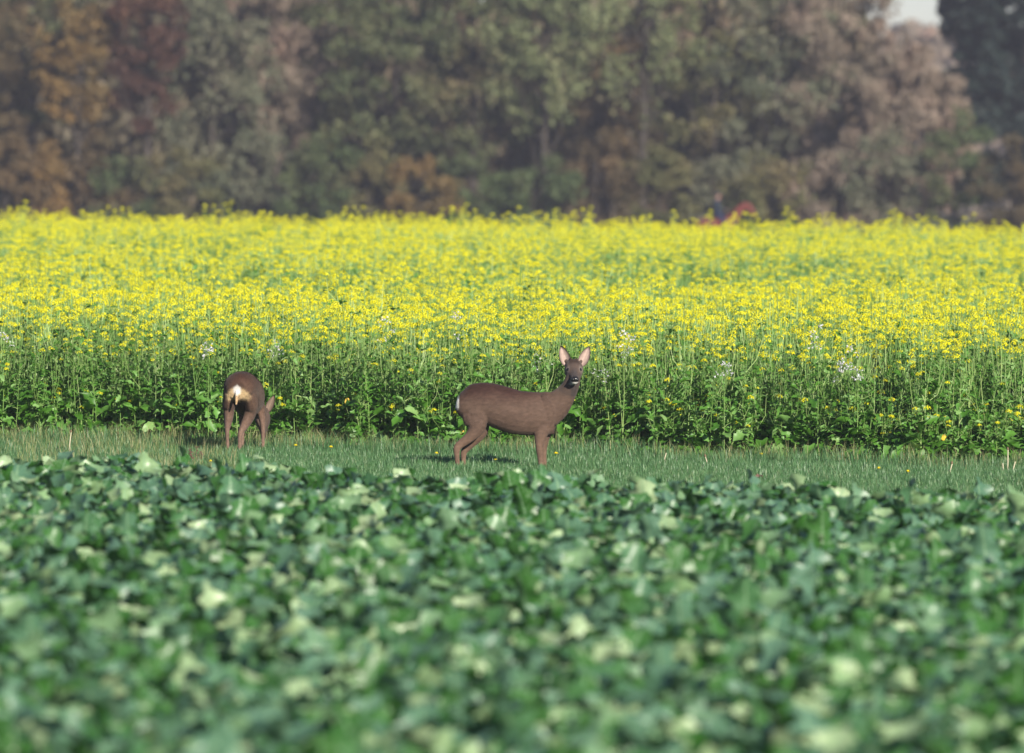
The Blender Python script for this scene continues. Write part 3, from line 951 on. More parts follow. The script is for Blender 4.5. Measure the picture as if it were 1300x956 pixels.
ears = [((zx(846), 0.020, zz(212)), (zx(803), 0.05, zz(86)), (-0.15, -1, 0.10), 0.046, (INNER, RIM, BACK)),
        ((zx(930), 0.020, zz(212)), (zx(987), 0.05, zz(90)), (0.20, -1, 0.10), 0.046, (INNER, RIM, BACK))]


def coat_common(V, N, Hc, back_c, flank_c, belly_c, leg_c, neck_c, chin=(0.80, 0.77, 0.73)):
    C = np.tile(np.array(flank_c), (len(V), 1))
    wob = np.array([mnoise.noise((p[0] * 9, p[1] * 9, p[2] * 9)) for p in V])
    z = V[:, 2] + wob * 0.03
    C = blend(C, back_c, sstep(0.52, 0.70, z) * sstep(0.36, 0.10, V[:, 0]))
    C = blend(C, belly_c, sstep(-0.55, -0.9, N[:, 2]) * sstep(0.25, 0.32, z) * 0.7)
    C = blend(C, leg_c, sstep(0.42, 0.13, z))
    big = np.array([mnoise.noise((p[0] * 5, p[1] * 5 + 3, p[2] * 7)) for p in V])
    fine = np.array([mnoise.noise((p[0] * 28, p[1] * 60 + 3, p[2] * 60)) for p in V])
    C = C * (0.95 * (1 + 0.22 * big + 0.30 * fine))[:, None]
    x_, y_, zh = Hc[:, 0], np.abs(Hc[:, 1]), Hc[:, 2]
    head = sstep(-0.10, -0.03, x_) * (np.linalg.norm(Hc - np.array([0.05, 0, -0.01]), axis=1) < 0.165)
    C = blend(C, neck_c, 0.8 * sstep(0.24, 0.17, np.linalg.norm(Hc, axis=1)) * (1 - head))
    C = blend(C, (0.080, 0.056, 0.046), head)
    C = blend(C, (0.042, 0.026, 0.019), head * sstep(0.02, 0.05, zh) * sstep(0.055, 0.02, x_) * sstep(0.045, 0.025, y_))            # dark crown
    C = blend(C, (0.052, 0.042, 0.040), head * sstep(0.06, 0.12, x_) * sstep(0.03, 0.012, y_))             # grey bridge of the nose
    C = blend(C, (0.20, 0.165, 0.145), head * 0.9 * np.exp(-(((x_ - 0.064) / 0.024) ** 2 + ((zh - 0.014) / 0.022) ** 2)) * sstep(0.026, 0.038, y_))   # pale ring round the eye
    C = blend(C, (0.022, 0.019, 0.019), head * sstep(0.150, 0.165, x_) * sstep(-0.046, -0.040, zh))         # dark muzzle
    C = blend(C, chin, head * sstep(0.110, 0.135, x_) * sstep(-0.040, -0.046, zh) * sstep(-0.084, -0.074, zh))           # white chin
    C = blend(C, (0.14, 0.105, 0.078), head * sstep(0.10, 0.05, x_) * sstep(-0.055, -0.066, zh))              # throat
    return C


def coat_standing(V, N, Hc):
    C = coat_common(V, N, Hc, (0.042, 0.020, 0.016), (0.100, 0.064, 0.048), (0.13, 0.09, 0.066), (0.150, 0.094, 0.066), (0.110, 0.076, 0.060))
    w = sstep(zx(168), zx(158), V[:, 0]) * sstep(zz(505), zz(480), V[:, 2]) * sstep(zz(398), zz(418), V[:, 2])
    C = blend(C, (0.82, 0.79, 0.74), w)                                   # white rump
    hock = np.exp(-(((V[:, 0] - zx(132)) / 0.016) ** 2 + ((V[:, 2] - zz(795)) / 0.018) ** 2))
    return blend(C, (0.02, 0.016, 0.014), hock)                           # dark gland below the hock


muscle = [[(zx(690), -0.070, zz(400), 0.012, 0.008), (zx(716), -0.078, zz(450), 0.040, 0.022), (zx(730), -0.074, zz(520), 0.055, 0.028), (zx(716), -0.066, zz(590), 0.040, 0.022), (zx(700), -0.058, zz(640), 0.012, 0.010)],
          [(zx(215), -0.050, zz(370), 0.012, 0.010), (zx(240), -0.074, zz(420), 0.055, 0.026), (zx(270), -0.082, zz(490), 0.085, 0.034), (zx(292), -0.078, zz(560), 0.070, 0.032), (zx(312), -0.070, zz(610), 0.020, 0.012)]]
deer = make_deer('standing_deer', 'brown deer standing side-on with its head turned, ears pricked', torso, neck,
                 [L_(hind, -0.070, -0.075), L_(hind2, 0.070, 0.075), L_(fore, -0.062, -0.058), L_(fore2, 0.062, 0.058)] + muscle, head_M, ears, coat_standing,
                 [(zx(174), -0.075, 1), (zx(214), 0.075, 1), (zx(700), -0.058, 1), (zx(721), 0.058, 1)], 1)
dp = atd(653.4, 592, 59.3)
deer.location = (dp.x, 59.3, 0.0)
deer.rotation_euler = (0, 0, R(1.0))

# -- the grazing deer, seen from behind
torso = [(-0.350, 0, 0.545, 0.060, 0.070), (-0.335, 0, 0.548, 0.088, 0.100), (-0.28, 0, 0.553, 0.118, 0.138), (-0.20, 0, 0.557, 0.130, 0.150), (-0.10, 0, 0.545, 0.147, 0.153), (0.0, 0, 0.515, 0.165, 0.156),
         (0.12, 0, 0.485, 0.175, 0.156), (0.24, 0, 0.465, 0.168, 0.145), (0.33, 0, 0.455, 0.150, 0.120), (0.40, 0, 0.440, 0.120, 0.090), (0.44, 0, 0.42, 0.07, 0.05)]
neck = [(0.32, 0, 0.46, 0.130, 0.085), (0.42, -0.02, 0.41, 0.105, 0.072), (0.49, -0.045, 0.355, 0.078, 0.060), (0.53, -0.060, 0.318, 0.062, 0.052)]
def G_(pts): return [(x, y_, z, a, b) for x, y_, z, a, b in pts]
lh = [(-0.22, 0.085, 0.52, 0.115, 0.060), (-0.20, 0.10, 0.43, 0.098, 0.060), (-0.19, 0.105, 0.36, 0.076, 0.050), (-0.24, 0.10, 0.29, 0.056, 0.040), (-0.30, 0.095, 0.24, 0.040, 0.029), (-0.34, 0.09, 0.20, 0.028, 0.021), (-0.335, 0.088, 0.13, 0.021, 0.0175), (-0.325, 0.086, 0.07, 0.020, 0.018), (-0.31, 0.085, 0.03, 0.022, 0.019), (-0.305, 0.085, 0.008, 0.018, 0.018)]
rh = [(-0.20, -0.085, 0.52, 0.115, 0.062), (-0.16, -0.095, 0.43, 0.100, 0.066), (-0.14, -0.085, 0.36, 0.080, 0.058), (-0.165, -0.062, 0.29, 0.060, 0.047), (-0.205, -0.034, 0.23, 0.044, 0.035), (-0.235, -0.012, 0.18, 0.029, 0.025), (-0.225, -0.004, 0.11, 0.022, 0.020), (-0.215, 0.0, 0.06, 0.021, 0.019), (-0.20, 0.0, 0.03, 0.023, 0.020), (-0.195, 0.0, 0.008, 0.018, 0.018)]
lf = [(0.33, 0.065, 0.45, 0.09, 0.045), (0.30, 0.07, 0.36, 0.065, 0.045), (0.28, 0.07, 0.28, 0.04, 0.033), (0.28, 0.07, 0.20, 0.028, 0.026), (0.28, 0.07, 0.12, 0.021, 0.019), (0.285, 0.07, 0.05, 0.022, 0.019), (0.295, 0.07, 0.008, 0.019, 0.019)]
rf = [(0.30, -0.080, 0.45, 0.09, 0.045), (0.26, -0.100, 0.36, 0.065, 0.043), (0.24, -0.120, 0.28, 0.04, 0.030), (0.24, -0.128, 0.20, 0.027, 0.022), (0.24, -0.130, 0.12, 0.020, 0.017), (0.24, -0.130, 0.05, 0.021, 0.018), (0.25, -0.130, 0.008, 0.019, 0.018)]
fw = Vector((0.10, -0.10, -1.0)).normalized()
lt = Vector((-0.25, 1, 0.2)); lt = (lt - fw * lt.dot(fw)).normalized(); up = fw.cross(lt)
hM = Matrix.Translation((0.55, -0.062, 0.300)) @ Matrix((fw, lt, up)).transposed().to_4x4() @ Matrix.Diagonal((1.12, 1.12, 1.12, 1))
INNER2 = (0.30, 0.22, 0.17)
gears = [((0.53, -0.110, 0.34), (0.50, -0.185, 0.480), (-1, -0.3, 0.1), 0.036, (INNER2, RIM, BACK)),
         ((0.56, -0.008, 0.33), (0.60, 0.07, 0.45), (0.3, 1.0, 0.1), 0.036, (INNER2, RIM, BACK))]


def coat_grazing(V, N, Hc):
    C = coat_common(V, N, Hc, (0.052, 0.022, 0.014), (0.100, 0.060, 0.042), (0.15, 0.10, 0.07), (0.190, 0.122, 0.092), (0.050, 0.034, 0.025), (0.10, 0.07, 0.05))
    # two-lobed pale rump patch with a white centre, and the little tail tuft
    y_, z = V[:, 1], V[:, 2]
    rear = sstep(-0.20, -0.27, V[:, 0]) * sstep(0.1, -0.25, N[:, 0])
    wob = np.array([mnoise.noise((p[0] * 30, p[1] * 30, p[2] * 30)) for p in V]) * 0.10
    lob = np.maximum(np.exp(-(((y_ - 0.048) / 0.070) ** 2 + ((z - 0.515 + 0.25 * np.abs(y_)) / 0.056) ** 2)), np.exp(-(((y_ + 0.048) / 0.070) ** 2 + ((z - 0.515 + 0.25 * np.abs(y_)) / 0.056) ** 2)))
    wob = wob + 0.10 * np.array([mnoise.noise((p[0] * 90, p[1] * 90, p[2] * 40)) for p in V])
    C = blend(C, (0.50, 0.36, 0.20), rear * 0.95 * sstep(0.25, 0.75, lob + wob))
    cen = np.exp(-((y_ / 0.040) ** 2 + ((z - 0.540) / 0.044) ** 2))
    C = blend(C, (0.66, 0.63, 0.59), rear * sstep(0.22, 0.75, cen + wob))
    tl = np.exp(-((y_ / 0.020) ** 2 + ((z - 0.445) / 0.050) ** 2))
    C = blend(C, (0.58, 0.40, 0.22), rear * sstep(0.4, 0.7, tl + wob * 0.5))
    return C


deer2 = make_deer('grazing_deer', 'brown deer grazing with its head down, pale rump patch showing', torso, neck, [lh, rh, lf, rf], hM, gears, coat_grazing,
                  [(-0.303, 0.085, 1), (-0.193, 0.0, 1), (0.297, 0.07, 1), (0.252, -0.130, 1)], 2,
                  tail=[(-0.335, 0, 0.52, 0.024, 0.020), (-0.372, 0, 0.475, 0.018, 0.018), (-0.376, 0, 0.42, 0.008, 0.008)])
gp = atd(311, 570, 64.3)
deer2.location = (gp.x + 0.06, 62.4, 0)
deer2.rotation_euler = (0, 0, R(90 - 8))
deer2.scale = (1.04, 0.97, 1.06)


# -- the horse and its rider far behind the field
M['horse'] = coat_mat('horse_coat', rough=0.5, sheen=0.05, nscale=60, amount=0.2)
HD = 272.0
hp = atd(920, 285, HD)
bm = bmesh.new()
limb(bm, [(-0.78, 0, 1.12, 0.10, 0.10), (-0.70, 0, 1.06, 0.24, 0.20), (-0.50, 0, 1.06, 0.28, 0.27), (-0.20, 0, 1.06, 0.30, 0.29), (0.15, 0, 1.05, 0.31, 0.28), (0.45, 0, 1.08, 0.31, 0.24), (0.66, 0, 1.08, 0.24, 0.18), (0.76, 0, 1.06, 0.10, 0.10)], 18)
limb(bm, [(0.48, 0, 1.20, 0.24, 0.13), (0.68, 0, 1.42, 0.20, 0.11), (0.88, 0, 1.68, 0.16, 0.095), (1.06, 0, 1.84, 0.13, 0.085), (1.18, 0, 1.86, 0.10, 0.08)], 14)
limb(bm, [(1.10, 0, 1.90, 0.09, 0.075), (1.22, 0, 1.82, 0.125, 0.095), (1.34, 0, 1.66, 0.105, 0.08), (1.44, 0, 1.50, 0.075, 0.06), (1.49, 0, 1.40, 0.055, 0.05)], 12)
for sd_ in (-1, 1):
    limb(bm, [(1.10, sd_ * 0.05, 1.90, 0.03, 0.025), (1.09, sd_ * 0.06, 2.03, 0.008, 0.010)], 8)
    limb(bm, [(0.50, sd_ * 0.14, 1.05, 0.16, 0.09), (0.50, sd_ * 0.15, 0.80, 0.10, 0.08), (0.50, sd_ * 0.15, 0.52, 0.058, 0.055), (0.50, sd_ * 0.15, 0.25, 0.04, 0.038), (0.52, sd_ * 0.15, 0.10, 0.045, 0.042), (0.55, sd_ * 0.15, 0.0, 0.06, 0.055)], 10)
    limb(bm, [(-0.58, sd_ * 0.15, 1.08, 0.22, 0.11), (-0.52, sd_ * 0.16, 0.82, 0.15, 0.09), (-0.66, sd_ * 0.15, 0.58, 0.07, 0.055), (-0.68, sd_ * 0.15, 0.45, 0.05, 0.045), (-0.64, sd_ * 0.15, 0.22, 0.04, 0.038), (-0.60, sd_ * 0.15, 0.10, 0.045, 0.042), (-0.57, sd_ * 0.15, 0.0, 0.06, 0.055)], 10)
V, N, F = fuse(bm, 0.028, 3)
C = np.tile(np.array((0.150, 0.040, 0.034)), (len(V), 1))
C = blend(C, (0.03, 0.018, 0.015), sstep(0.45, 0.25, V[:, 2]))
mb = MB(); mb.v = [tuple(p) for p in V]; mb.uv = [(0.5, 0.5)] * len(V); mb.c = [tuple(c) for c in C]; mb.f = list(F); mb.m = [0] * len(F)
HZ = ground_z(0, HD) - 0.004
hs_ = 0.97
horse = tag(empty('horse', (hp.x - 0.28, HD, HZ), R(-6), hs_), 'chestnut horse with arched neck walking behind the yellow field', 'horse')
obj('body', mb.build('horse_body', M['horse'], color=True), horse)
b = MB()
b.tube([(1.16, 0, 1.95), (0.98, 0, 1.92), (0.78, 0, 1.70), (0.60, 0, 1.46)], [0.02, 0.05, 0.055, 0.03], 6, 0, True)
obj('mane', b.build('horse_mane', plain_mat('mane', (0.09, 0.022, 0.015), 0.7)), horse)
b = MB(); b.tube([(-0.76, 0, 1.30), (-0.90, 0, 1.15), (-0.93, 0, 0.85), (-0.90, 0, 0.50)], [0.04, 0.06, 0.07, 0.02], 7, 0, True)
obj('tail', b.build('horse_tail', plain_mat('tail', (0.09, 0.022, 0.015), 0.7)), horse)
b = MB(); b.tube([(-0.20, 0, 1.37), (-0.02, 0, 1.40), (0.18, 0, 1.42)], [0.14, 0.13, 0.12], 10, 0, True)
obj('saddle', b.build('horse_saddle', plain_mat('saddle', (0.02, 0.013, 0.010), 0.5)), horse)
b = MB(); b.tube([(1.42, 0.07, 1.50), (0.9, 0.12, 1.52), (0.36, 0.06, 1.64)], [0.012, 0.012, 0.012], 4); b.tube([(1.42, -0.07, 1.50), (0.9, -0.12, 1.52), (0.36, -0.06, 1.64)], [0.012, 0.012, 0.012], 4)
obj('reins', b.build('horse_reins', plain_mat('leather', (0.02, 0.013, 0.010), 0.5)), horse)

bm = bmesh.new()
limb(bm, [(-0.06, 0, 1.50, 0.10, 0.15), (-0.05, 0, 1.60, 0.115, 0.165), (-0.05, 0, 1.78, 0.105, 0.15), (-0.03, 0, 1.95, 0.115, 0.185), (-0.02, 0, 2.04, 0.07, 0.13), (-0.01, 0, 2.10, 0.055, 0.06), (0.0, 0, 2.16, 0.05, 0.05)], 14)
limb(bm, [(0.0, 0, 2.11, 0.05, 0.05), (0.015, 0, 2.17, 0.085, 0.07), (0.015, 0, 2.25, 0.098, 0.078), (0.0, 0, 2.33, 0.075, 0.065), (0.0, 0, 2.36, 0.03, 0.03)], 12)
limb(bm, [(0.09, 0, 2.225, 0.012, 0.012), (0.115, 0, 2.205, 0.012, 0.011)], 6)
for sd_ in (-1, 1):
    limb(bm, [(-0.02, sd_ * 0.16, 1.99, 0.06, 0.055), (-0.01, sd_ * 0.23, 1.85, 0.052, 0.050), (0.02, sd_ * 0.24, 1.72, 0.045, 0.043), (0.20, sd_ * 0.14, 1.66, 0.036, 0.034), (0.32, sd_ * 0.07, 1.65, 0.028, 0.030), (0.39, sd_ * 0.05, 1.645, 0.030, 0.032), (0.42, sd_ * 0.05, 1.63, 0.018, 0.020)], 10)
    limb(bm, [(-0.05, sd_ * 0.10, 1.54, 0.10, 0.09), (0.14, sd_ * 0.25, 1.42, 0.085, 0.075), (0.30, sd_ * 0.34, 1.20, 0.062, 0.058), (0.24, sd_ * 0.35, 1.00, 0.058, 0.052), (0.15, sd_ * 0.35, 0.78, 0.040, 0.038), (0.13, sd_ * 0.35, 0.70, 0.042, 0.038), (0.25, sd_ * 0.36, 0.66, 0.03, 0.04), (0.32, sd_ * 0.36, 0.66, 0.018, 0.025)], 10)
V, N, F = fuse(bm, 0.016, 3)
C = np.tile(np.array((0.012, 0.026, 0.055)), (len(V), 1))
C = blend(C, (0.03, 0.04, 0.09), sstep(1.60, 1.55, V[:, 2]))
C = blend(C, (0.012, 0.011, 0.010), sstep(1.12, 1.05, V[:, 2]))
C = blend(C, (0.42, 0.24, 0.18), sstep(2.07, 2.10, V[:, 2]))
C = blend(C, (0.42, 0.24, 0.18), sstep(0.33, 0.36, V[:, 0]) * (V[:, 2] > 1.5))
mb = MB(); mb.v = [tuple(p) for p in V]; mb.uv = [(0.5, 0.5)] * len(V); mb.c = [tuple(c) for c in C]; mb.f = list(F); mb.m = [0] * len(F)
person = tag(empty('person', horse.location, R(-6), hs_), 'person in dark blue jacket and dark helmet riding the chestnut horse', 'person')
obj('body', mb.build('rider_body', coat_mat('rider_cloth', rough=0.8, sheen=0.1, nscale=30, amount=0.15), color=True), person)
b = MB(); ball(b, (0.0, 0, 2.29), (0.115, 0.098, 0.10), 8); b.tube([(0.08, 0, 2.27), (0.13, 0, 2.262), (0.165, 0, 2.25)], [0.05, 0.05, 0.03], 8, 0, True)
obj('helmet', b.build('rider_helmet', plain_mat('helmet', (0.012, 0.016, 0.022), 0.5)), person)


# ------------------------------------------------------------------ the wood behind
def tree_leaf_mat(name, cols, patch=None, ps=0.35, trans=0.25):
    st = [(k / (len(cols) - 1), c) for k, c in enumerate(cols)]
    return leaf_mat(name, st, rough=0.6, trans=trans, spec=0.25, patch=patch, patch_scale=ps)


T = {
    'green': tree_leaf_mat('green_leaves', [(0.055, 0.079, 0.029), (0.110, 0.134, 0.055), (0.183, 0.201, 0.098)], [(0.35, (0.067, 0.091, 0.037)), (0.55, (0.134, 0.146, 0.067)), (0.72, (0.183, 0.122, 0.061))]),
    'bright': tree_leaf_mat('light_green_leaves', [(0.098, 0.122, 0.051), (0.159, 0.189, 0.085), (0.244, 0.262, 0.134)], [(0.3, (0.098, 0.122, 0.051)), (0.55, (0.195, 0.220, 0.104)), (0.72, (0.183, 0.134, 0.085))]),
    'olive': tree_leaf_mat('olive_leaves', [(0.085, 0.091, 0.032), (0.134, 0.134, 0.051), (0.195, 0.177, 0.085)], [(0.35, (0.085, 0.104, 0.037)), (0.55, (0.159, 0.140, 0.061)), (0.75, (0.183, 0.122, 0.067))]),
    'grey': tree_leaf_mat('grey_green_leaves', [(0.091, 0.104, 0.061), (0.146, 0.152, 0.091), (0.207, 0.207, 0.134)], [(0.35, (0.091, 0.116, 0.067)), (0.65, (0.183, 0.171, 0.116))]),
    'red': tree_leaf_mat('red_brown_leaves', [(0.053, 0.028, 0.021), (0.092, 0.042, 0.028), (0.132, 0.069, 0.037)], [(0.4, (0.048, 0.028, 0.023)), (0.65, (0.105, 0.048, 0.030)), (0.8, (0.149, 0.093, 0.041))]),
    'gold': tree_leaf_mat('golden_leaves', [(0.134, 0.091, 0.034), (0.220, 0.140, 0.049), (0.268, 0.183, 0.073)], [(0.35, (0.110, 0.091, 0.037)), (0.65, (0.232, 0.140, 0.046))]),
    'brown': tree_leaf_mat('brown_leaves', [(0.088, 0.065, 0.036), (0.137, 0.096, 0.051), (0.176, 0.120, 0.061)], [(0.35, (0.068, 0.063, 0.031)), (0.65, (0.161, 0.105, 0.046))]),
    'tan': tree_leaf_mat('tan_twigs', [(0.183, 0.140, 0.110), (0.244, 0.189, 0.146), (0.317, 0.250, 0.183)], [(0.35, (0.159, 0.140, 0.098)), (0.55, (0.256, 0.195, 0.152)), (0.72, (0.244, 0.134, 0.098))], trans=0.1),
    'dark': tree_leaf_mat('shade_toned_needles', [(0.008, 0.016, 0.014), (0.013, 0.024, 0.020), (0.020, 0.032, 0.026)], None, trans=0.05),  # evergreen's shade is put into its needle colour, darkened towards blue
    'shrub': tree_leaf_mat('shrub_leaves', [(0.055, 0.085, 0.032), (0.091, 0.128, 0.049), (0.146, 0.177, 0.079)], [(0.4, (0.067, 0.098, 0.037)), (0.6, (0.134, 0.122, 0.061))]),
    'far': tree_leaf_mat('far_leaves', [(0.120, 0.105, 0.070), (0.165, 0.140, 0.095), (0.210, 0.180, 0.125)], [(0.35, (0.105, 0.110, 0.062)), (0.55, (0.180, 0.145, 0.095)), (0.7, (0.200, 0.130, 0.090))], 0.25),
}


def cards(P, size, rn, m=0, flat=0.0, long_=1.5, up=None):
    """Leaf-shaped faces, one per row of P."""
    n = len(P)
    N = rn.normal(0, 1, (n, 3)); N[:, 2] += flat
    N /= np.linalg.norm(N, axis=1)[:, None]
    A = rn.normal(0, 1, (n, 3))
    if up is not None: A = A * 0.35 + np.array(up)[None, :]
    A -= N * (A * N).sum(1)[:, None]; A /= np.linalg.norm(A, axis=1)[:, None] + 1e-9
    B = np.cross(N, A)
    s = rn.uniform(size[0], size[1], n)[:, None]
    V = np.empty((n * 4, 3))
    V[0::4] = P - A * s * long_ * 0.5; V[1::4] = P + B * s * 0.42 + A * s * 0.1; V[2::4] = P + A * s * long_ * 0.5 + N * s * 0.12; V[3::4] = P - B * s * 0.42 + A * s * 0.1
    return V


def card_mesh(name, V, mat):
    n = len(V) // 4
    me = bpy.data.meshes.new(name)
    me.vertices.add(n * 4); me.vertices.foreach_set('co', V.astype(np.float32).ravel())
    me.loops.add(n * 4); me.loops.foreach_set('vertex_index', np.arange(n * 4, dtype=np.int32))
    me.polygons.add(n); me.polygons.foreach_set('loop_start', np.arange(0, n * 4, 4, dtype=np.int32)); me.polygons.foreach_set('loop_total', np.full(n, 4, dtype=np.int32))
    me.materials.append(mat); me.update(calc_edges=True)
    return me


def make_tree(name, label, px, d, h, cw, base, kind, seed, cat='tree', group=None, nclump=78, per=70, leaf=(0.12, 0.24), lean=0.0, droop=0.0, dens=1.0):
    rn = np.random.default_rng(seed)
    p = atd(px, 260, d)
    e = empty(name, (p.x, d, ground_z(p.x, d)))
    tag(e, label, cat, group)
    tr = MB()
    trunk = [(0, 0, -0.1), (0.05 * lean, 0, h * 0.25), (lean * 0.4, 0.1, h * 0.5), (lean, 0, h * 0.82)]
    r0 = 0.013 * h
    tr.tube(trunk, [r0 * 1.25, r0 * 0.85, r0 * 0.6, r0 * 0.2], 8)
    cz = (base + h) / 2; rz = (h - base) / 2; rx = cw / 2
    cen = []
    while len(cen) < nclump:
        q = rn.normal(0, 1, 3); q /= np.linalg.norm(q)
        q *= rn.uniform(0.25, 1.0) ** 0.6
        taper = 1.0
        if kind == 'dark': q = rn.uniform(-1, 1, 3)
        cen.append(np.array([q[0] * rx * taper + lean * 0.7, q[1] * rx * 0.8 * taper, cz + q[2] * rz]))
    V = []
    for k, c in enumerate(cen):
        rad = rn.uniform(0.45, 0.95) * (0.50 + 0.07 * cw)
        if k < 14:
            t0 = float(np.clip((c[2] - 0.35 * rz - base * 0.3) / h, 0.15, 0.8))
            s0 = Vector((lean * t0, 0, h * t0))
            mid = s0.lerp(Vector(c), 0.5) + Vector((0, 0, -0.12 * rz))
            tr.tube([s0, mid, Vector(c)], [r0 * 0.34, r0 * 0.22, r0 * 0.07], 5)
        n = int(per * dens * (1.7 if kind == 'tan' else 1.0) * rn.uniform(0.5, 1.25))
        q = rn.normal(0, 1, (n, 3)); q /= np.linalg.norm(q, axis=1)[:, None]
        q *= (rn.uniform(0, 1, n) ** 0.45)[:, None] * rad
        q[:, 2] *= 0.75
        P = c[None, :] + q
        if droop: P[:, 2] -= droop * rn.uniform(0, 1, n) ** 2
        P[:, 2] = np.maximum(P[:, 2], 0.05)
        if kind == 'tan':
            V.append(cards(P, (0.05, 0.09), rn, long_=8.0, up=(0.0, 0.0, 1.0)))
            V.append(cards(P[: n // 2], leaf, rn))
        else:
            V.append(cards(P, leaf, rn, flat=0.3, up=(0, 0, -0.4) if droop else None))
    obj('trunk', tr.build('trunk', M['bark']), e)
    obj('crown', card_mesh('crown', np.concatenate(V), T[kind]), e)
    return e


#            name            label                                                        px    d   height width base kind
for k, (name, lab, px, d, h, cw, base, kind, kw) in enumerate((
    ('broadleaf_tree', 'brownish half-bare tree at the end of the wood beside the green one', -25, 294, 13, 6, 2.0, 'brown', {}),
    ('broadleaf_tree', 'dark green tree with dense crown beside the golden one', 40, 296, 14, 4.6, 3.6, 'green', {'dens': 1.2}),
    ('broadleaf_tree', 'golden yellow autumn tree between the dark green and the red-brown trees', 98, 289, 10.5, 3.4, 4.4, 'gold', {'nclump': 50}),
    ('broadleaf_tree', 'dark red-brown autumn tree with heavy crown', 186, 289, 14.5, 4.4, 4.2, 'red', {'dens': 1.4}),
    ('willow_tree', 'grey-green drooping tree next to the red-brown one', 268, 294, 11.5, 6.0, 1.2, 'grey', {'droop': 0.9, 'dens': 0.9}),
    ('bare_tree', 'thin tan half-bare tree rising behind the grey-green one', 352, 299, 14, 4.5, 3.0, 'tan', {}),
    ('broadleaf_tree', 'shady olive tree standing back in the wood next to the bare tan one', 415, 302, 14, 5.2, 2.5, 'olive', {'dens': 0.8}),
    ('broadleaf_tree', 'wide green tree with open gaps in its crown', 500, 296, 13.5, 6.5, 2.4, 'green', {}),
    ('broadleaf_tree', 'tall green tree with sunlit outer leaves beside the light green one', 600, 294, 14, 6.6, 3.0, 'green', {'dens': 1.1}),
    ('broadleaf_tree', 'light green tree with its crown hanging over the others', 690, 292, 13.5, 6.0, 5.0, 'bright', {'droop': 0.4}),
    ('broadleaf_tree', 'light green tree with ragged hanging branches over a brown one', 815, 294, 14, 5.0, 5.6, 'bright', {'droop': 0.8, 'nclump': 34}),
    ('broadleaf_tree', 'brown-leaved tree beneath the hanging light green crown', 778, 299, 10, 4.8, 1.0, 'brown', {}),
    ('broadleaf_tree', 'olive tree with forked trunk behind the rider', 905, 297, 14, 6.0, 2.5, 'olive', {'dens': 0.75}),
    ('broadleaf_tree', 'grey-green tree fading to tan behind the horse', 985, 296, 13, 6.5, 1.4, 'grey', {}),
    ('bare_tree', 'tan bare-twigged tree beside the grey-green one behind the horse', 1065, 296, 13.5, 6.0, 1.5, 'tan', {}),
    ('bare_tree', 'rounded tan bare tree at the gap of sky', 1150, 291, 8.8, 5.0, 0.8, 'tan', {'dens': 1.3}),
    ('conifer_tree', 'dark shaded evergreen on the far side of the gap of sky', 1300, 318, 17, 6.6, 2.2, 'dark', {'dens': 2.4, 'nclump': 250, 'leaf': (0.22, 0.42)}),
)):
    make_tree(name, lab, px, d, h, cw, base, kind, 1000 + k, group='trees at the front of the wood', **kw)
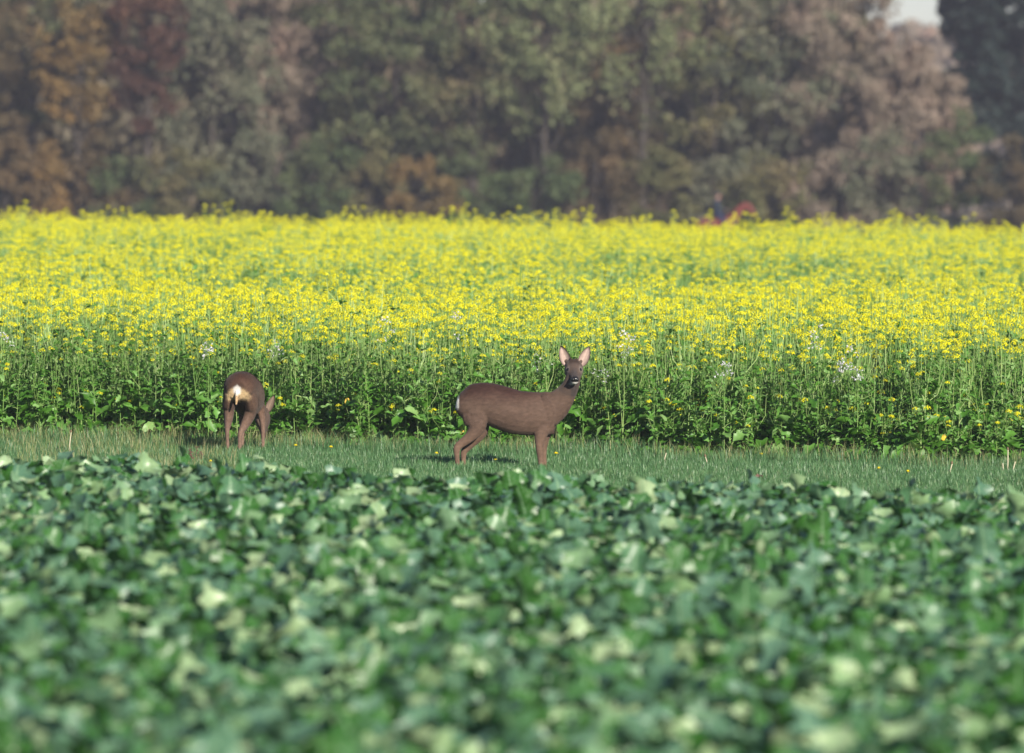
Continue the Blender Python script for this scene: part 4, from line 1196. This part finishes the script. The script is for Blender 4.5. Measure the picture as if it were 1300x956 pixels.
for k, (lab, px, d, h, cw, kind) in enumerate((
    ('golden bush at the foot of the brownish half-bare tree', 62, 288, 2.9, 1.6, 'gold'),
    ('brown bush at the end of the row of undergrowth', 8, 288, 3.6, 3.2, 'brown'),
    ('brownish olive bush beside the golden bush', 120, 289, 3.0, 3.4, 'brown'),
    ('dark green bush under the red-brown tree', 165, 288, 2.6, 3.2, 'shrub'),
    ('olive bush under the grey-green drooping tree', 235, 288, 2.7, 3.6, 'olive'),
    ('grey-green bush beside the thin tan tree', 322, 288, 3.2, 3.6, 'grey'),
    ('fresh green bush under the shady olive tree', 400, 287, 3.2, 3.4, 'shrub'),
    ('olive bush under the wide green tree', 468, 288, 3.0, 3.4, 'olive'),
    ('orange-brown bush between two green ones', 535, 287, 2.6, 2.4, 'gold'),
    ('green bush beside the orange-brown bush', 600, 288, 3.0, 3.4, 'shrub'),
    ('dark green bush under the light green hanging crown', 675, 287, 2.8, 3.4, 'shrub'),
    ('brown bush under the brown-leaved tree', 755, 288, 3.4, 3.6, 'brown'),
    ('olive bush next to the rider', 838, 288, 2.9, 3.2, 'olive'),
    ('pale olive bush behind the rider', 905, 289, 3.2, 3.0, 'grey'),
    ('olive bush behind the head of the horse', 975, 288, 3.0, 3.4, 'olive'),
    ('tan bush under the tan bare-twigged tree', 1055, 288, 2.9, 3.8, 'tan'),
    ('grey-green bush before the rounded tan tree', 1125, 287, 3.4, 3.4, 'grey'),
    ('green bush below the gap of sky', 1212, 286, 4.0, 3.0, 'shrub'),
    ('brown bush under the dark evergreen', 1285, 284, 3.4, 3.4, 'brown'),
)):
    make_tree('bush', lab, px, d, h * 1.45, cw * 1.1, 0.0, kind, 1100 + k, 'bush', 'bushes along the foot of the wood', nclump=34, per=90, leaf=(0.10, 0.20))

# the depth of the wood, which reads as one mass
rn = np.random.default_rng(77)
n = 60000
X = rn.uniform(-34, 17.0, n); Y = rn.uniform(303, 322, n)
top = 13.5 + 2.0 * np.sin(X * 0.7) + 1.2 * np.sin(X * 1.9 + 1)
top = np.where(X > 13.5, 13.5 - (X - 13.5) * 2.2, top)
Z = rn.uniform(0, 1, n) * top - 0.5
V = cards(np.c_[X, Y, Z], (0.35, 0.75), rn)
tag(obj('far_wood', card_mesh('far_wood', V, T['far'])), 'shadowy depth of the autumn wood behind its front trees', 'wood', kind='stuff')
n = 26000
X = rn.uniform(-90, 130, n); Y = rn.uniform(600, 625, n)
top = 15.8 + 0.8 * np.sin(X * 0.21) + 0.6 * np.sin(X * 0.6)
Z = rn.uniform(0, 1, n) ** 0.8 * top - 0.5
V = cards(np.c_[X, Y, Z], (0.9, 1.8), rn)
tag(obj('distant_wood', card_mesh('distant_wood', V, T['tan'])), 'pale distant line of bare trees seen through the gap', 'wood', kind='stuff')

# ------------------------------------------------------------------ autumn air
if True:
    hz, nt, out = new_mat('haze_air')
    vol = nt.nodes.new('ShaderNodeVolumePrincipled')
    vol.inputs['Color'].default_value = (0.80, 0.82, 0.98, 1)
    vol.inputs['Density'].default_value = 0.00032
    vol.inputs['Anisotropy'].default_value = 0.0
    nt.links.new(vol.outputs[0], out.inputs['Volume'])
    b = MB()
    x0, x1, y0, y1, z0, z1 = -1020, 1020, -320, 1320, -1.6, 24.0
    i = [b.vert(p) for p in ((x0, y0, z0), (x1, y0, z0), (x1, y1, z0), (x0, y1, z0), (x0, y0, z1), (x1, y0, z1), (x1, y1, z1), (x0, y1, z1))]
    for f in ((3, 2, 1, 0), (4, 5, 6, 7), (0, 1, 5, 4), (1, 2, 6, 5), (2, 3, 7, 6), (3, 0, 4, 7)): b.face([i[k] for k in f])
    tag(obj('haze', b.build('haze', hz, smooth=False)), 'thin autumn haze over the fields', 'haze', kind='stuff')
